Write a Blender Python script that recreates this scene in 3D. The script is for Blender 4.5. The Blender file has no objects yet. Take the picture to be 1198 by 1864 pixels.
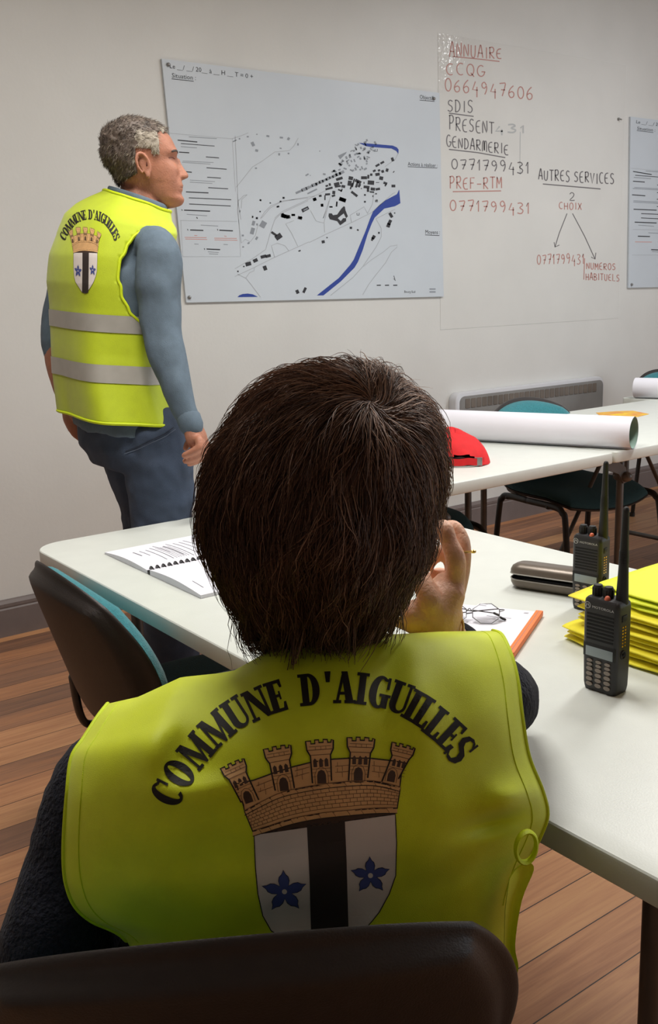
import bpy, bmesh, math, random
from mathutils import Vector, Matrix, noise
from mathutils.bvhtree import BVHTree
from mathutils.geometry import tessellate_polygon

random.seed(7)
PI = math.pi
scene = bpy.context.scene
col = scene.collection

# ------------------------------------------------------------------ camera
FPX, CX, CY, EYE = 1750.0, 599.0, 932.0, 1.30
YAW, PITCH, ROLL = math.radians(35.92), math.radians(12.59), math.radians(-2.016)
FWD = Vector((math.sin(YAW) * math.cos(PITCH), math.cos(YAW) * math.cos(PITCH), -math.sin(PITCH)))
_r = Vector((math.cos(YAW), -math.sin(YAW), 0))
_u = _r.cross(FWD)
RGT = _r * math.cos(ROLL) + _u * math.sin(ROLL)
UPV = _u * math.cos(ROLL) - _r * math.sin(ROLL)
CAM = Vector((0, 0, EYE))
cam_data = bpy.data.cameras.new('camera')
cam = bpy.data.objects.new('camera', cam_data)
col.objects.link(cam)
cam_data.sensor_fit = 'HORIZONTAL'
cam_data.sensor_width = 36.0
cam_data.lens = FPX / 1198.0 * 36.0
cam_data.clip_start = 0.02
m = Matrix((RGT, UPV, -FWD)).transposed().to_4x4()
m.translation = CAM
cam.matrix_world = m
scene.camera = cam

# ------------------------------------------------------------------ light and exposure
scene.view_settings.view_transform = 'Standard'
scene.view_settings.look = 'None'
scene.view_settings.gamma = 1.0
scene.view_settings.use_curve_mapping = False
scene.view_settings.exposure = 0.0
world = bpy.data.worlds.new('world')
scene.world = world
world.use_nodes = True
world.node_tree.nodes['Background'].inputs['Color'].default_value = (0.85, 0.92, 1.0, 1)
world.node_tree.nodes['Background'].inputs['Strength'].default_value = 0.42
WALL_Y, CEIL = 3.80, 3.08

def area_light(name, loc, size, power, color, aim=None):
    ld = bpy.data.lights.new(name, 'AREA')
    ld.shape = 'RECTANGLE'
    ld.size, ld.size_y = size
    ld.energy = power
    ld.color = color
    if loc[2] > 2 and loc[0] < 4:
        ld.spread = math.radians(165)
    o = bpy.data.objects.new(name, ld)
    o.location = loc
    if aim is not None:
        o.rotation_euler = (Vector(aim) - Vector(loc)).to_track_quat('-Z', 'Y').to_euler()
    col.objects.link(o)
    return o

area_light('ceiling_lamp', (1.0, 1.75, 3.0), (1.25, 0.35), 42, (1.0, 0.97, 0.92))
area_light('ceiling_lamp', (3.0, 1.5, 3.0), (1.25, 0.35), 40, (1.0, 0.98, 0.94))
area_light('ceiling_lamp', (4.62, 2.15, 3.0), (0.6, 0.30), 26, (0.95, 0.97, 1.0))
area_light('window_daylight', (6.2, -1.6, 1.6), (1.6, 1.5), 48, (0.80, 0.90, 1.0), aim=(4.6, 3.8, 1.6))

# ------------------------------------------------------------------ pixel -> place helpers (measuring)
def ray(x, y):
    return RGT * ((x - CX) / FPX) - UPV * ((y - CY) / FPX) + FWD
def on_z(x, y, h):
    d = ray(x, y)
    return CAM + d * ((h - EYE) / d.z)
def on_y(x, y, Y):
    d = ray(x, y)
    return CAM + d * (Y / d.y)
def dep(x, y, D):
    return CAM + ray(x, y) * D
def pix(p):
    q = Vector(p) - CAM
    w = q.dot(FWD)
    return (CX + FPX * q.dot(RGT) / w, CY - FPX * q.dot(UPV) / w, w)

# ------------------------------------------------------------------ materials
def srgb(r, g, b):
    def f(c):
        c = c / 255.0
        return c / 12.92 if c <= 0.04045 else ((c + 0.055) / 1.055) ** 2.4
    return (f(r), f(g), f(b), 1.0)

def mat(name, color, rough=0.5, metallic=0.0, var=0.0, scale=30.0, bump=0.0, bscale=None, stretch=(1, 1, 1), spec=0.5,
        sheen=0.0, coat=0.0, trans=0.0, alpha=1.0, sss=0.0, color2=None):
    M = bpy.data.materials.new(name)
    M.use_nodes = True
    nt = M.node_tree
    b = nt.nodes['Principled BSDF']
    c = tuple(color) if len(color) == 4 else tuple(color) + (1.0,)
    b.inputs['Base Color'].default_value = c
    b.inputs['Roughness'].default_value = rough
    b.inputs['Metallic'].default_value = metallic
    b.inputs['Specular IOR Level'].default_value = spec
    if sheen:
        b.inputs['Sheen Weight'].default_value = sheen
    if coat:
        b.inputs['Coat Weight'].default_value = coat
    if trans:
        b.inputs['Transmission Weight'].default_value = trans
    if alpha < 1:
        b.inputs['Alpha'].default_value = alpha
    if sss:
        b.inputs['Subsurface Weight'].default_value = sss
        b.inputs['Subsurface Radius'].default_value = (0.012, 0.005, 0.003)
        b.inputs['Subsurface Scale'].default_value = 0.6
    tc = nt.nodes.new('ShaderNodeTexCoord')
    mp = nt.nodes.new('ShaderNodeMapping')
    mp.inputs['Scale'].default_value = stretch
    nt.links.new(tc.outputs['Object'], mp.inputs['Vector'])
    nz = nt.nodes.new('ShaderNodeTexNoise')
    nz.inputs['Scale'].default_value = scale
    nz.inputs['Detail'].default_value = 4
    nt.links.new(mp.outputs['Vector'], nz.inputs['Vector'])
    if var or color2:
        rp = nt.nodes.new('ShaderNodeValToRGB')
        if color2:
            ca, cb = c, tuple(color2)
        else:
            ca = tuple(max(0, x * (1 - var)) for x in c[:3]) + (1,)
            cb = tuple(min(1, x * (1 + var)) for x in c[:3]) + (1,)
        rp.color_ramp.elements[0].position = 0.3
        rp.color_ramp.elements[1].position = 0.7
        rp.color_ramp.elements[0].color = ca
        rp.color_ramp.elements[1].color = cb
        nt.links.new(nz.outputs['Fac'], rp.inputs['Fac'])
        nt.links.new(rp.outputs['Color'], b.inputs['Base Color'])
    if bump:
        bz = nz
        if bscale:
            bz = nt.nodes.new('ShaderNodeTexNoise')
            bz.inputs['Scale'].default_value = bscale
            bz.inputs['Detail'].default_value = 3
            nt.links.new(mp.outputs['Vector'], bz.inputs['Vector'])
        bp = nt.nodes.new('ShaderNodeBump')
        bp.inputs['Strength'].default_value = bump
        bp.inputs['Distance'].default_value = 0.004
        nt.links.new(bz.outputs['Fac'], bp.inputs['Height'])
        nt.links.new(bp.outputs['Normal'], b.inputs['Normal'])
    return M

def wood_floor():
    M = bpy.data.materials.new('wood_floorboards')
    M.use_nodes = True
    nt = M.node_tree
    N, L = nt.nodes, nt.links
    b = N['Principled BSDF']
    tc = N.new('ShaderNodeTexCoord')
    sp = N.new('ShaderNodeSeparateXYZ')
    L.new(tc.outputs['Object'], sp.inputs[0])
    def math_(op, a, v=None, c=None):
        n = N.new('ShaderNodeMath')
        n.operation = op
        for i, q in enumerate((a, v, c)):
            if q is None:
                continue
            if isinstance(q, (int, float)):
                n.inputs[i].default_value = q
            else:
                L.new(q, n.inputs[i])
        return n.outputs[0]
    ys = math_('DIVIDE', math_('ADD', sp.outputs['Y'], 0.047), 0.118)
    idx = math_('FLOOR', ys)
    fy = math_('FRACT', ys)
    wn = N.new('ShaderNodeTexWhiteNoise')
    wn.noise_dimensions = '1D'
    L.new(idx, wn.inputs['W'])
    xs = math_('DIVIDE', math_('ADD', sp.outputs['X'], math_('MULTIPLY', wn.outputs['Value'], 7.3)), 1.9)
    ix = math_('FLOOR', xs)
    fx = math_('FRACT', xs)
    cv = N.new('ShaderNodeCombineXYZ')
    L.new(idx, cv.inputs[0]); L.new(ix, cv.inputs[1])
    w2 = N.new('ShaderNodeTexWhiteNoise')
    w2.noise_dimensions = '3D'
    L.new(cv.outputs[0], w2.inputs['Vector'])
    # grain
    mp = N.new('ShaderNodeMapping')
    mp.inputs['Scale'].default_value = (1.2, 22, 1)
    L.new(tc.outputs['Object'], mp.inputs['Vector'])
    off = N.new('ShaderNodeVectorMath'); off.operation = 'ADD'
    L.new(mp.outputs[0], off.inputs[0]); L.new(w2.outputs['Color'], off.inputs[1])
    mul = N.new('ShaderNodeVectorMath'); mul.operation = 'SCALE'; mul.inputs['Scale'].default_value = 9.0
    L.new(w2.outputs['Color'], mul.inputs[0])
    L.new(mul.outputs[0], off.inputs[1])
    g = N.new('ShaderNodeTexNoise')
    g.inputs['Scale'].default_value = 2.6
    g.inputs['Detail'].default_value = 7
    g.inputs['Roughness'].default_value = 0.62
    g.inputs['Distortion'].default_value = 0.5
    L.new(off.outputs[0], g.inputs['Vector'])
    tone = math_('ADD', math_('MULTIPLY', w2.outputs['Value'], 0.55), math_('MULTIPLY', g.outputs['Fac'], 0.62))
    rp = N.new('ShaderNodeValToRGB')
    cr = rp.color_ramp
    cr.elements[0].position = 0.18; cr.elements[0].color = srgb(98, 70, 56)
    cr.elements[1].position = 0.95; cr.elements[1].color = srgb(214, 164, 112)
    for p, c in ((0.42, srgb(142, 100, 74)), (0.58, srgb(172, 118, 80)), (0.74, srgb(196, 142, 98))):
        e = cr.elements.new(p); e.color = c
    L.new(tone, rp.inputs['Fac'])
    # gaps
    gap = math_('MINIMUM', fy, math_('SUBTRACT', 1.0, fy))
    gapm = math_('LESS_THAN', gap, 0.011)
    gx = math_('MINIMUM', fx, math_('SUBTRACT', 1.0, fx))
    gapx = math_('LESS_THAN', gx, 0.0007)
    gm = math_('MAXIMUM', gapm, gapx)
    mx = N.new('ShaderNodeMix'); mx.data_type = 'RGBA'
    L.new(gm, mx.inputs['Factor'])
    L.new(rp.outputs['Color'], mx.inputs['A'])
    mx.inputs['B'].default_value = srgb(40, 24, 18)
    L.new(mx.outputs['Result'], b.inputs['Base Color'])
    b.inputs['Roughness'].default_value = 0.5
    bp = N.new('ShaderNodeBump')
    bp.inputs['Strength'].default_value = 0.425
    bp.inputs['Distance'].default_value = 0.003
    hh = math_('SUBTRACT', math_('MULTIPLY', g.outputs['Fac'], 0.3), gm)
    L.new(hh, bp.inputs['Height'])
    L.new(bp.outputs['Normal'], b.inputs['Normal'])
    return M

# ------------------------------------------------------------------ object and mesh helpers
class MB:
    """collects shapes for one mesh object"""
    def __init__(self):
        self.v, self.f, self.m = [], [], []
    def add(self, verts, faces, mi=0):
        n = len(self.v)
        self.v += [Vector(p) for p in verts]
        self.f += [tuple(n + i for i in f) for f in faces]
        self.m += [mi] * len(faces)
        return self
    def box(self, a, b, mi=0, bev=0.0, mtx=None, segs=2):
        bm = bmesh.new()
        bmesh.ops.create_cube(bm, size=1)
        a, b = Vector(a), Vector(b)
        for v in bm.verts:
            v.co = Vector(((a[i] + b[i]) / 2 + v.co[i] * (b[i] - a[i])) for i in range(3))
        if bev:
            bmesh.ops.bevel(bm, geom=list(bm.edges), offset=bev, segments=segs, affect='EDGES', profile=0.5)
        return self.bm(bm, mi, mtx)
    def bm(self, bm, mi=0, mtx=None):
        bm.verts.ensure_lookup_table()
        bm.verts.index_update()
        vs = [(mtx @ v.co if mtx else v.co.copy()) for v in bm.verts]
        fs = [tuple(v.index for v in f.verts) for f in bm.faces]
        bm.free()
        return self.add(vs, fs, mi)
    def tube(self, pts, rad, n=12, mi=0, caps=True, closed=False, up=None):
        v, f = tube(pts, rad, n, caps, closed, up)
        return self.add(v, f, mi)
    def prism(self, poly, h0, h1, mi=0, fn=None, bev=0.0, segs=2):
        """extrude a flat outline between two heights; fn maps (x, y, h) to a place"""
        bm = bmesh.new()
        vs = [bm.verts.new((p[0], p[1], h0)) for p in poly]
        f = bm.faces.new(vs)
        r = bmesh.ops.extrude_face_region(bm, geom=[f])
        for e in r['geom']:
            if isinstance(e, bmesh.types.BMVert):
                e.co.z = h1
        if bev:
            es = [e for e in bm.edges if abs(e.verts[0].co.z - e.verts[1].co.z) < 1e-9]
            bmesh.ops.bevel(bm, geom=es, offset=bev, segments=segs, affect='EDGES', profile=0.5)
        bmesh.ops.recalc_face_normals(bm, faces=list(bm.faces))
        if fn:
            for q in bm.verts:
                q.co = fn(*q.co)
        return self.bm(bm, mi)
    def flat(self, poly, fn, mi=0, maxlen=None):
        """a flat outline laid onto a surface by fn(x, y)"""
        bm = bmesh.new()
        vs = [bm.verts.new((p[0], p[1], 0)) for p in poly]
        for t in tessellate_polygon([[Vector((p[0], p[1], 0)) for p in poly]]):
            try:
                bm.faces.new([vs[i] for i in t])
            except ValueError:
                pass
        if maxlen:
            for _ in range(6):
                es = [e for e in bm.edges if e.calc_length() > maxlen]
                if not es:
                    break
                bmesh.ops.subdivide_edges(bm, edges=es, cuts=1)
                bmesh.ops.triangulate(bm, faces=[q for q in bm.faces if len(q.verts) > 3])
        for q in bm.verts:
            q.co = fn(q.co.x, q.co.y)
        return self.bm(bm, mi)
    def line(self, pts, w, fn, mi=0, maxlen=None, closed=False):
        """a drawn stroke of width w along pts, laid by fn(x, y)"""
        P = [Vector((p[0], p[1])) for p in pts]
        if closed:
            P.append(P[0])
        if maxlen:
            Q = [P[0]]
            for a, b in zip(P, P[1:]):
                k = max(1, int((b - a).length / maxlen))
                Q += [a.lerp(b, (i + 1) / k) for i in range(k)]
            P = Q
        vs, fs = [], []
        for i, p in enumerate(P):
            a = P[max(0, i - 1)]
            b = P[min(len(P) - 1, i + 1)]
            if closed and i in (0, len(P) - 1):
                a, b = P[-2], P[1]
            d = b - a
            if d.length < 1e-9:
                d = Vector((1, 0))
            d.normalize()
            n = Vector((-d.y, d.x)) * (w / 2)
            vs += [fn(*(p + n)), fn(*(p - n))]
        for i in range(len(P) - 1):
            fs.append((2 * i, 2 * i + 1, 2 * i + 3, 2 * i + 2))
        return self.add(vs, fs, mi)
    def build(self, name, mats, parent=None, smooth=True, sharp=0.7):
        return obj(name, self.v, self.f, mats, parent, smooth, self.m, sharp)

def catmull(P, k):
    P = [Vector(p) for p in P]
    out = []
    n = len(P)
    for i in range(n - 1):
        a, b, c, d = P[max(0, i - 1)], P[i], P[i + 1], P[min(n - 1, i + 2)]
        for j in range(k):
            t = j / k
            out.append(0.5 * ((2 * b) + (c - a) * t + (2 * a - 5 * b + 4 * c - d) * t * t + (3 * b - a - 3 * c + d) * t ** 3))
    out.append(P[-1].copy())
    return out
def catmull1(P, k):
    return [q.x for q in catmull([Vector((p, 0, 0)) for p in P], k)]

def tube(pts, rad, n=12, caps=True, closed=False, up=None):
    """rad: number, list of numbers, or list of (side, up) half sizes"""
    P = [Vector(p) for p in pts]
    R = [rad] * len(P) if isinstance(rad, (int, float)) else list(rad)
    vs, fs = [], []
    N = len(P)
    tang = []
    for i in range(N):
        a = P[i - 1] if (i or closed) else P[0]
        b = P[(i + 1) % N] if (i < N - 1 or closed) else P[-1]
        t = b - a
        tang.append(t.normalized() if t.length > 1e-9 else Vector((0, 0, 1)))
    ref = Vector(up) if up is not None else (Vector((0, 0, 1)) if abs(tang[0].z) < 0.9 else Vector((1, 0, 0)))
    side = None
    rings = []
    def ring(c, s, u, ra, rb):
        base = len(vs)
        for k in range(n):
            a = 2 * PI * k / n
            vs.append(c + s * (math.cos(a) * ra) + u * (math.sin(a) * rb))
        return base
    for i in range(N):
        t = tang[i]
        if up is not None:
            s = t.cross(ref)
            if s.length < 1e-6:
                s = side
            s = s.normalized()
        else:
            if side is None:
                s = t.cross(ref).normalized()
            else:
                s = (side - t * side.dot(t)).normalized()
        side = s
        u = s.cross(t).normalized()
        ra, rb = R[i] if isinstance(R[i], (tuple, list)) else (R[i], R[i])
        if caps and not closed and i == 0:
            for q in (0.95, 0.7):
                k = math.sqrt(1 - q * q)
                rings.append(ring(P[i] - t * (min(ra, rb) * q), s, u, ra * k, rb * k))
        rings.append(ring(P[i], s, u, ra, rb))
        if caps and not closed and i == N - 1:
            for q in (0.7, 0.95):
                k = math.sqrt(1 - q * q)
                rings.append(ring(P[i] + t * (min(ra, rb) * q), s, u, ra * k, rb * k))
    M = len(rings)
    for i in range(M if closed else M - 1):
        a, b = rings[i], rings[(i + 1) % M]
        for k in range(n):
            k2 = (k + 1) % n
            fs.append((a + k, a + k2, b + k2, b + k))
    if not closed:
        fs.append(tuple(rings[0] + k for k in range(n))[::-1])
        fs.append(tuple(rings[-1] + k for k in range(n)))
    return vs, fs

def skin_tube(pts, rad, n=16, k=5, up=None):
    """smooth limb through the given points"""
    P = catmull(pts, k)
    if isinstance(rad[0], (tuple, list)):
        A, B = catmull1([r[0] for r in rad], k), catmull1([r[1] for r in rad], k)
        R = list(zip(A, B))
    else:
        R = catmull1(rad, k)
    return tube(P, R, n, True, False, up)

def loft(rings, cap=True):
    n = len(rings[0])
    vs = [p for r in rings for p in r]
    fs = []
    for i in range(len(rings) - 1):
        for k in range(n):
            k2 = (k + 1) % n
            fs.append((i * n + k, i * n + k2, (i + 1) * n + k2, (i + 1) * n + k))
    if cap:
        fs.append(tuple(range(n))[::-1])
        fs.append(tuple((len(rings) - 1) * n + k for k in range(n)))
    return vs, fs

WORLD = {}
def obj(name, verts, faces, mats, parent=None, smooth=True, mi=None, sharp=0.7):
    me = bpy.data.meshes.new(name)
    inv = None
    if parent is not None and parent.name in WORLD:
        inv = WORLD[parent.name].inverted()
    me.from_pydata([tuple(inv @ Vector(p)) if inv else tuple(p) for p in verts], [], faces)
    if not isinstance(mats, (list, tuple)):
        mats = [mats]
    for q in mats:
        me.materials.append(q)
    if mi:
        me.polygons.foreach_set('material_index', mi)
    if smooth:
        me.polygons.foreach_set('use_smooth', [True] * len(me.polygons))
        me.update()
        if sharp:
            me.set_sharp_from_angle(angle=sharp)
    me.validate()
    me.update()
    o = bpy.data.objects.new(name, me)
    col.objects.link(o)
    if parent is not None:
        o.parent = parent
        WORLD[o.name] = WORLD.get(parent.name, Matrix.Identity(4))
    return o

def tag(o, label=None, cat=None, group=None, kind=None):
    if label: o['label'] = label
    if cat: o['category'] = cat
    if group: o['group'] = group
    if kind: o['kind'] = kind
    return o

def thing(name, label, cat, loc=(0, 0, 0), rotz=0.0, group=None, local=False):
    """an Empty at the thing's base; its parts are given in room coordinates unless local"""
    o = bpy.data.objects.new(name, None)
    o.empty_display_size = 0.05
    col.objects.link(o)
    o.location = loc
    o.rotation_euler = (0, 0, rotz)
    if not local:
        WORLD[o.name] = Matrix.Translation(loc) @ Matrix.Rotation(rotz, 4, 'Z')
    return tag(o, label, cat, group)

def copy_thing(o, label=None, loc=None, rotz=None):
    def rec(s, par):
        c = s.copy()
        col.objects.link(c)
        c.parent = par
        for ch in s.children:
            rec(ch, c)
        return c
    c = rec(o, None)
    if label: c['label'] = label
    if loc is not None: c.location = loc
    if rotz is not None: c.rotation_euler = (0, 0, rotz)
    return c

def fused(parts, voxel=0.005, smooth=4, factor=0.5):
    """melt closed shapes into one continuous surface; returns verts, faces"""
    mb = MB()
    for v, f in parts:
        mb.add(v, f)
    me = bpy.data.meshes.new('tmp')
    me.from_pydata([tuple(p) for p in mb.v], [], mb.f)
    bm = bmesh.new(); bm.from_mesh(me)
    bmesh.ops.recalc_face_normals(bm, faces=list(bm.faces))
    bm.to_mesh(me); bm.free()
    o = bpy.data.objects.new('tmp', me)
    col.objects.link(o)
    md = o.modifiers.new('r', 'REMESH')
    md.mode = 'VOXEL'
    md.voxel_size = voxel
    if smooth:
        sm = o.modifiers.new('s', 'SMOOTH')
        sm.iterations = smooth
        sm.factor = factor
    dg = bpy.context.evaluated_depsgraph_get()
    dg.update()
    ev = o.evaluated_get(dg)
    m2 = ev.to_mesh()
    vs = [v.co.copy() for v in m2.vertices]
    fs = [tuple(p.vertices) for p in m2.polygons]
    ev.to_mesh_clear()
    bpy.data.objects.remove(o)
    bpy.data.meshes.remove(me)
    return vs, fs

def text_shapes(s, size=1.0):
    """plain sans lettering as flat triangles (verts 2D, faces), its width"""
    cu = bpy.data.curves.new('t', 'FONT')
    cu.body = s
    cu.size = size
    cu.resolution_u = 2
    o = bpy.data.objects.new('t', cu)
    col.objects.link(o)
    dg = bpy.context.evaluated_depsgraph_get()
    dg.update()
    me = bpy.data.meshes.new_from_object(o.evaluated_get(dg))
    vs = [(v.co.x, v.co.y) for v in me.vertices]
    fs = [tuple(p.vertices) for p in me.polygons]
    bpy.data.objects.remove(o)
    bpy.data.meshes.remove(me)
    return vs, fs, max([v[0] for v in vs] or [0])

def put_text(mb, s, fn, x0, y0, w, h, mi=0, slope=0.0):
    """lettering whose baseline starts at (x0, y0) in the y-down frame of fn, w wide and h tall"""
    vs, fs, tw = text_shapes(s)
    th = 0.72
    out = []
    for x, y in vs:
        X = x / tw * w
        out.append(fn(x0 + X, y0 + slope * X - y / th * h))
    mb.add(out, [f[::-1] for f in fs], mi)

def ellipse(c, ex, ey, a, b, n=32, p=2.0):
    out = []
    for k in range(n):
        t = 2 * PI * k / n
        cx, sy = math.cos(t), math.sin(t)
        out.append(c + ex * (a * math.copysign(abs(cx) ** (2 / p), cx)) + ey * (b * math.copysign(abs(sy) ** (2 / p), sy)))
    return out

def rrect(x0, y0, x1, y1, r, n=5):
    out = []
    for cx, cy, a0 in ((x1 - r, y1 - r, 0), (x0 + r, y1 - r, PI / 2), (x0 + r, y0 + r, PI), (x1 - r, y0 + r, 1.5 * PI)):
        for i in range(n + 1):
            a = a0 + PI / 2 * i / n
            out.append((cx + r * math.cos(a), cy + r * math.sin(a)))
    return out

# shared materials
WHITE_WALL = mat('white_wall_paint', srgb(214, 213, 209), 0.40, var=0.03, scale=3, bump=0.10, bscale=60, spec=0.3)
CEIL_M = mat('ceiling_paint', srgb(225, 225, 222), 0.8, var=0.02, scale=4)
BASE_M = mat('grey_brown_baseboard_paint', srgb(112, 101, 98), 0.5, var=0.06, scale=14)
FLOOR_M = wood_floor()
TABLE_M = mat('white_plastic_tabletop', srgb(216, 220, 214), 0.35, var=0.02, scale=20, bump=0.05, bscale=400)
TABLE_G = mat('table_leg_steel', srgb(92, 86, 82), 0.45, metallic=0.4, var=0.08, scale=30)
SHELL_M = mat('black_chair_plastic', srgb(46, 40, 38), 0.5, var=0.1, scale=60, bump=0.15, bscale=500)
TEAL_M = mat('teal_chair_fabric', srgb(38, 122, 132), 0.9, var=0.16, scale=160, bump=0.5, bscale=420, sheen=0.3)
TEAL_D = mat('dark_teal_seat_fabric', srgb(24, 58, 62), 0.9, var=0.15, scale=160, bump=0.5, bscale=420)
FRAME_M = mat('black_chair_tube', srgb(26, 25, 25), 0.4, var=0.1, scale=40)
PAPER = mat('white_paper', srgb(232, 231, 240), 0.7, var=0.01, scale=10)
INK = mat('black_print', srgb(38, 38, 44), 0.6)
GREYINK = mat('grey_print', srgb(138, 144, 152), 0.6)
FAINT = mat('faint_grey_print', srgb(168, 172, 178), 0.6)
BLUEINK = mat('blue_river_print', srgb(34, 62, 150), 0.6)
REDINK = mat('red_print', srgb(205, 140, 130), 0.6)
HIVIS = mat('fluorescent_yellow_fabric', (0.51, 0.62, 0.0015, 1), 0.65, var=0.04, scale=40, bump=0.25, bscale=900, sheen=0.25)
HIVIS_W = mat('fluorescent_yellow_green_fabric', (0.75, 0.87, 0.003, 1), 0.55, var=0.04, scale=40, bump=0.2, bscale=1400, sheen=0.2)
HIVIS_E = mat('fluorescent_yellow_edge_tape', (0.66, 0.80, 0.004, 1), 0.6, var=0.03, scale=90, bump=0.2, bscale=900)
VEST_Y = mat('yellow_vest_fabric', (0.95, 0.83, 0.012, 1), 0.6, var=0.05, scale=40, bump=0.2, bscale=900, sheen=0.2)
SKIN = mat('skin', srgb(206, 146, 118), 0.5, var=0.1, scale=45, bump=0.25, bscale=260, sss=0.15)
SKIN_W = mat('skin_of_hand', srgb(232, 184, 156), 0.5, var=0.1, scale=45, bump=0.3, bscale=220, sss=0.15)
STEEL = mat('grey_metal', srgb(150, 150, 150), 0.35, metallic=0.8)
GOLD = mat('gold', srgb(230, 190, 110), 0.25, metallic=1.0)
SILVER = mat('silver', srgb(225, 222, 215), 0.2, metallic=1.0)

# ================================================================== the room
X0, X1, Y0 = -2.2, 7.4, -3.2
def slab(name, a, b, m):
    o = MB().box(a, b).build(name, m, smooth=False)
    o['kind'] = 'structure'
    return o
slab('floor', (X0, Y0, -0.05), (X1, WALL_Y, 0), FLOOR_M)
slab('ceiling', (X0, Y0, CEIL), (X1, WALL_Y, CEIL + 0.05), CEIL_M)
slab('wall_back', (X0, WALL_Y, 0), (X1, WALL_Y + 0.1, CEIL), WHITE_WALL)
slab('wall_left', (X0 - 0.1, Y0, 0), (X0, WALL_Y, CEIL), WHITE_WALL)
slab('wall_right', (X1, Y0, 0), (X1 + 0.1, WALL_Y, CEIL), WHITE_WALL)
slab('wall_front', (X0, Y0 - 0.1, 0), (X1, Y0, CEIL), WHITE_WALL)
b = MB()
prof = [(0, 0), (0.020, 0), (0.020, 0.112), (0.016, 0.118), (0.018, 0.124), (0.018, 0.136), (0.009, 0.147), (0.004, 0.151), (0, 0.151)]
b.add([(x, WALL_Y - p[0], p[1]) for x in (X0, X1) for p in prof],
      [(i, i + 1, i + 1 + len(prof), i + len(prof)) for i in range(len(prof) - 1)])
o = b.build('baseboard_back', BASE_M, smooth=False)
o['kind'] = 'structure'

# ------------------------------------------------------------------ hand lettering on the wall film
def wall_fn(off):
    def fn(x, y):
        p = on_y(x, y, WALL_Y)
        return Vector((p.x, WALL_Y - off, p.z))
    return fn

def arc(cx, cy, rx, ry, a0, a1, n=10):
    return [(cx + rx * math.cos(math.radians(a0 + (a1 - a0) * i / n)), cy + ry * math.sin(math.radians(a0 + (a1 - a0) * i / n))) for i in range(n + 1)]
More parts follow.
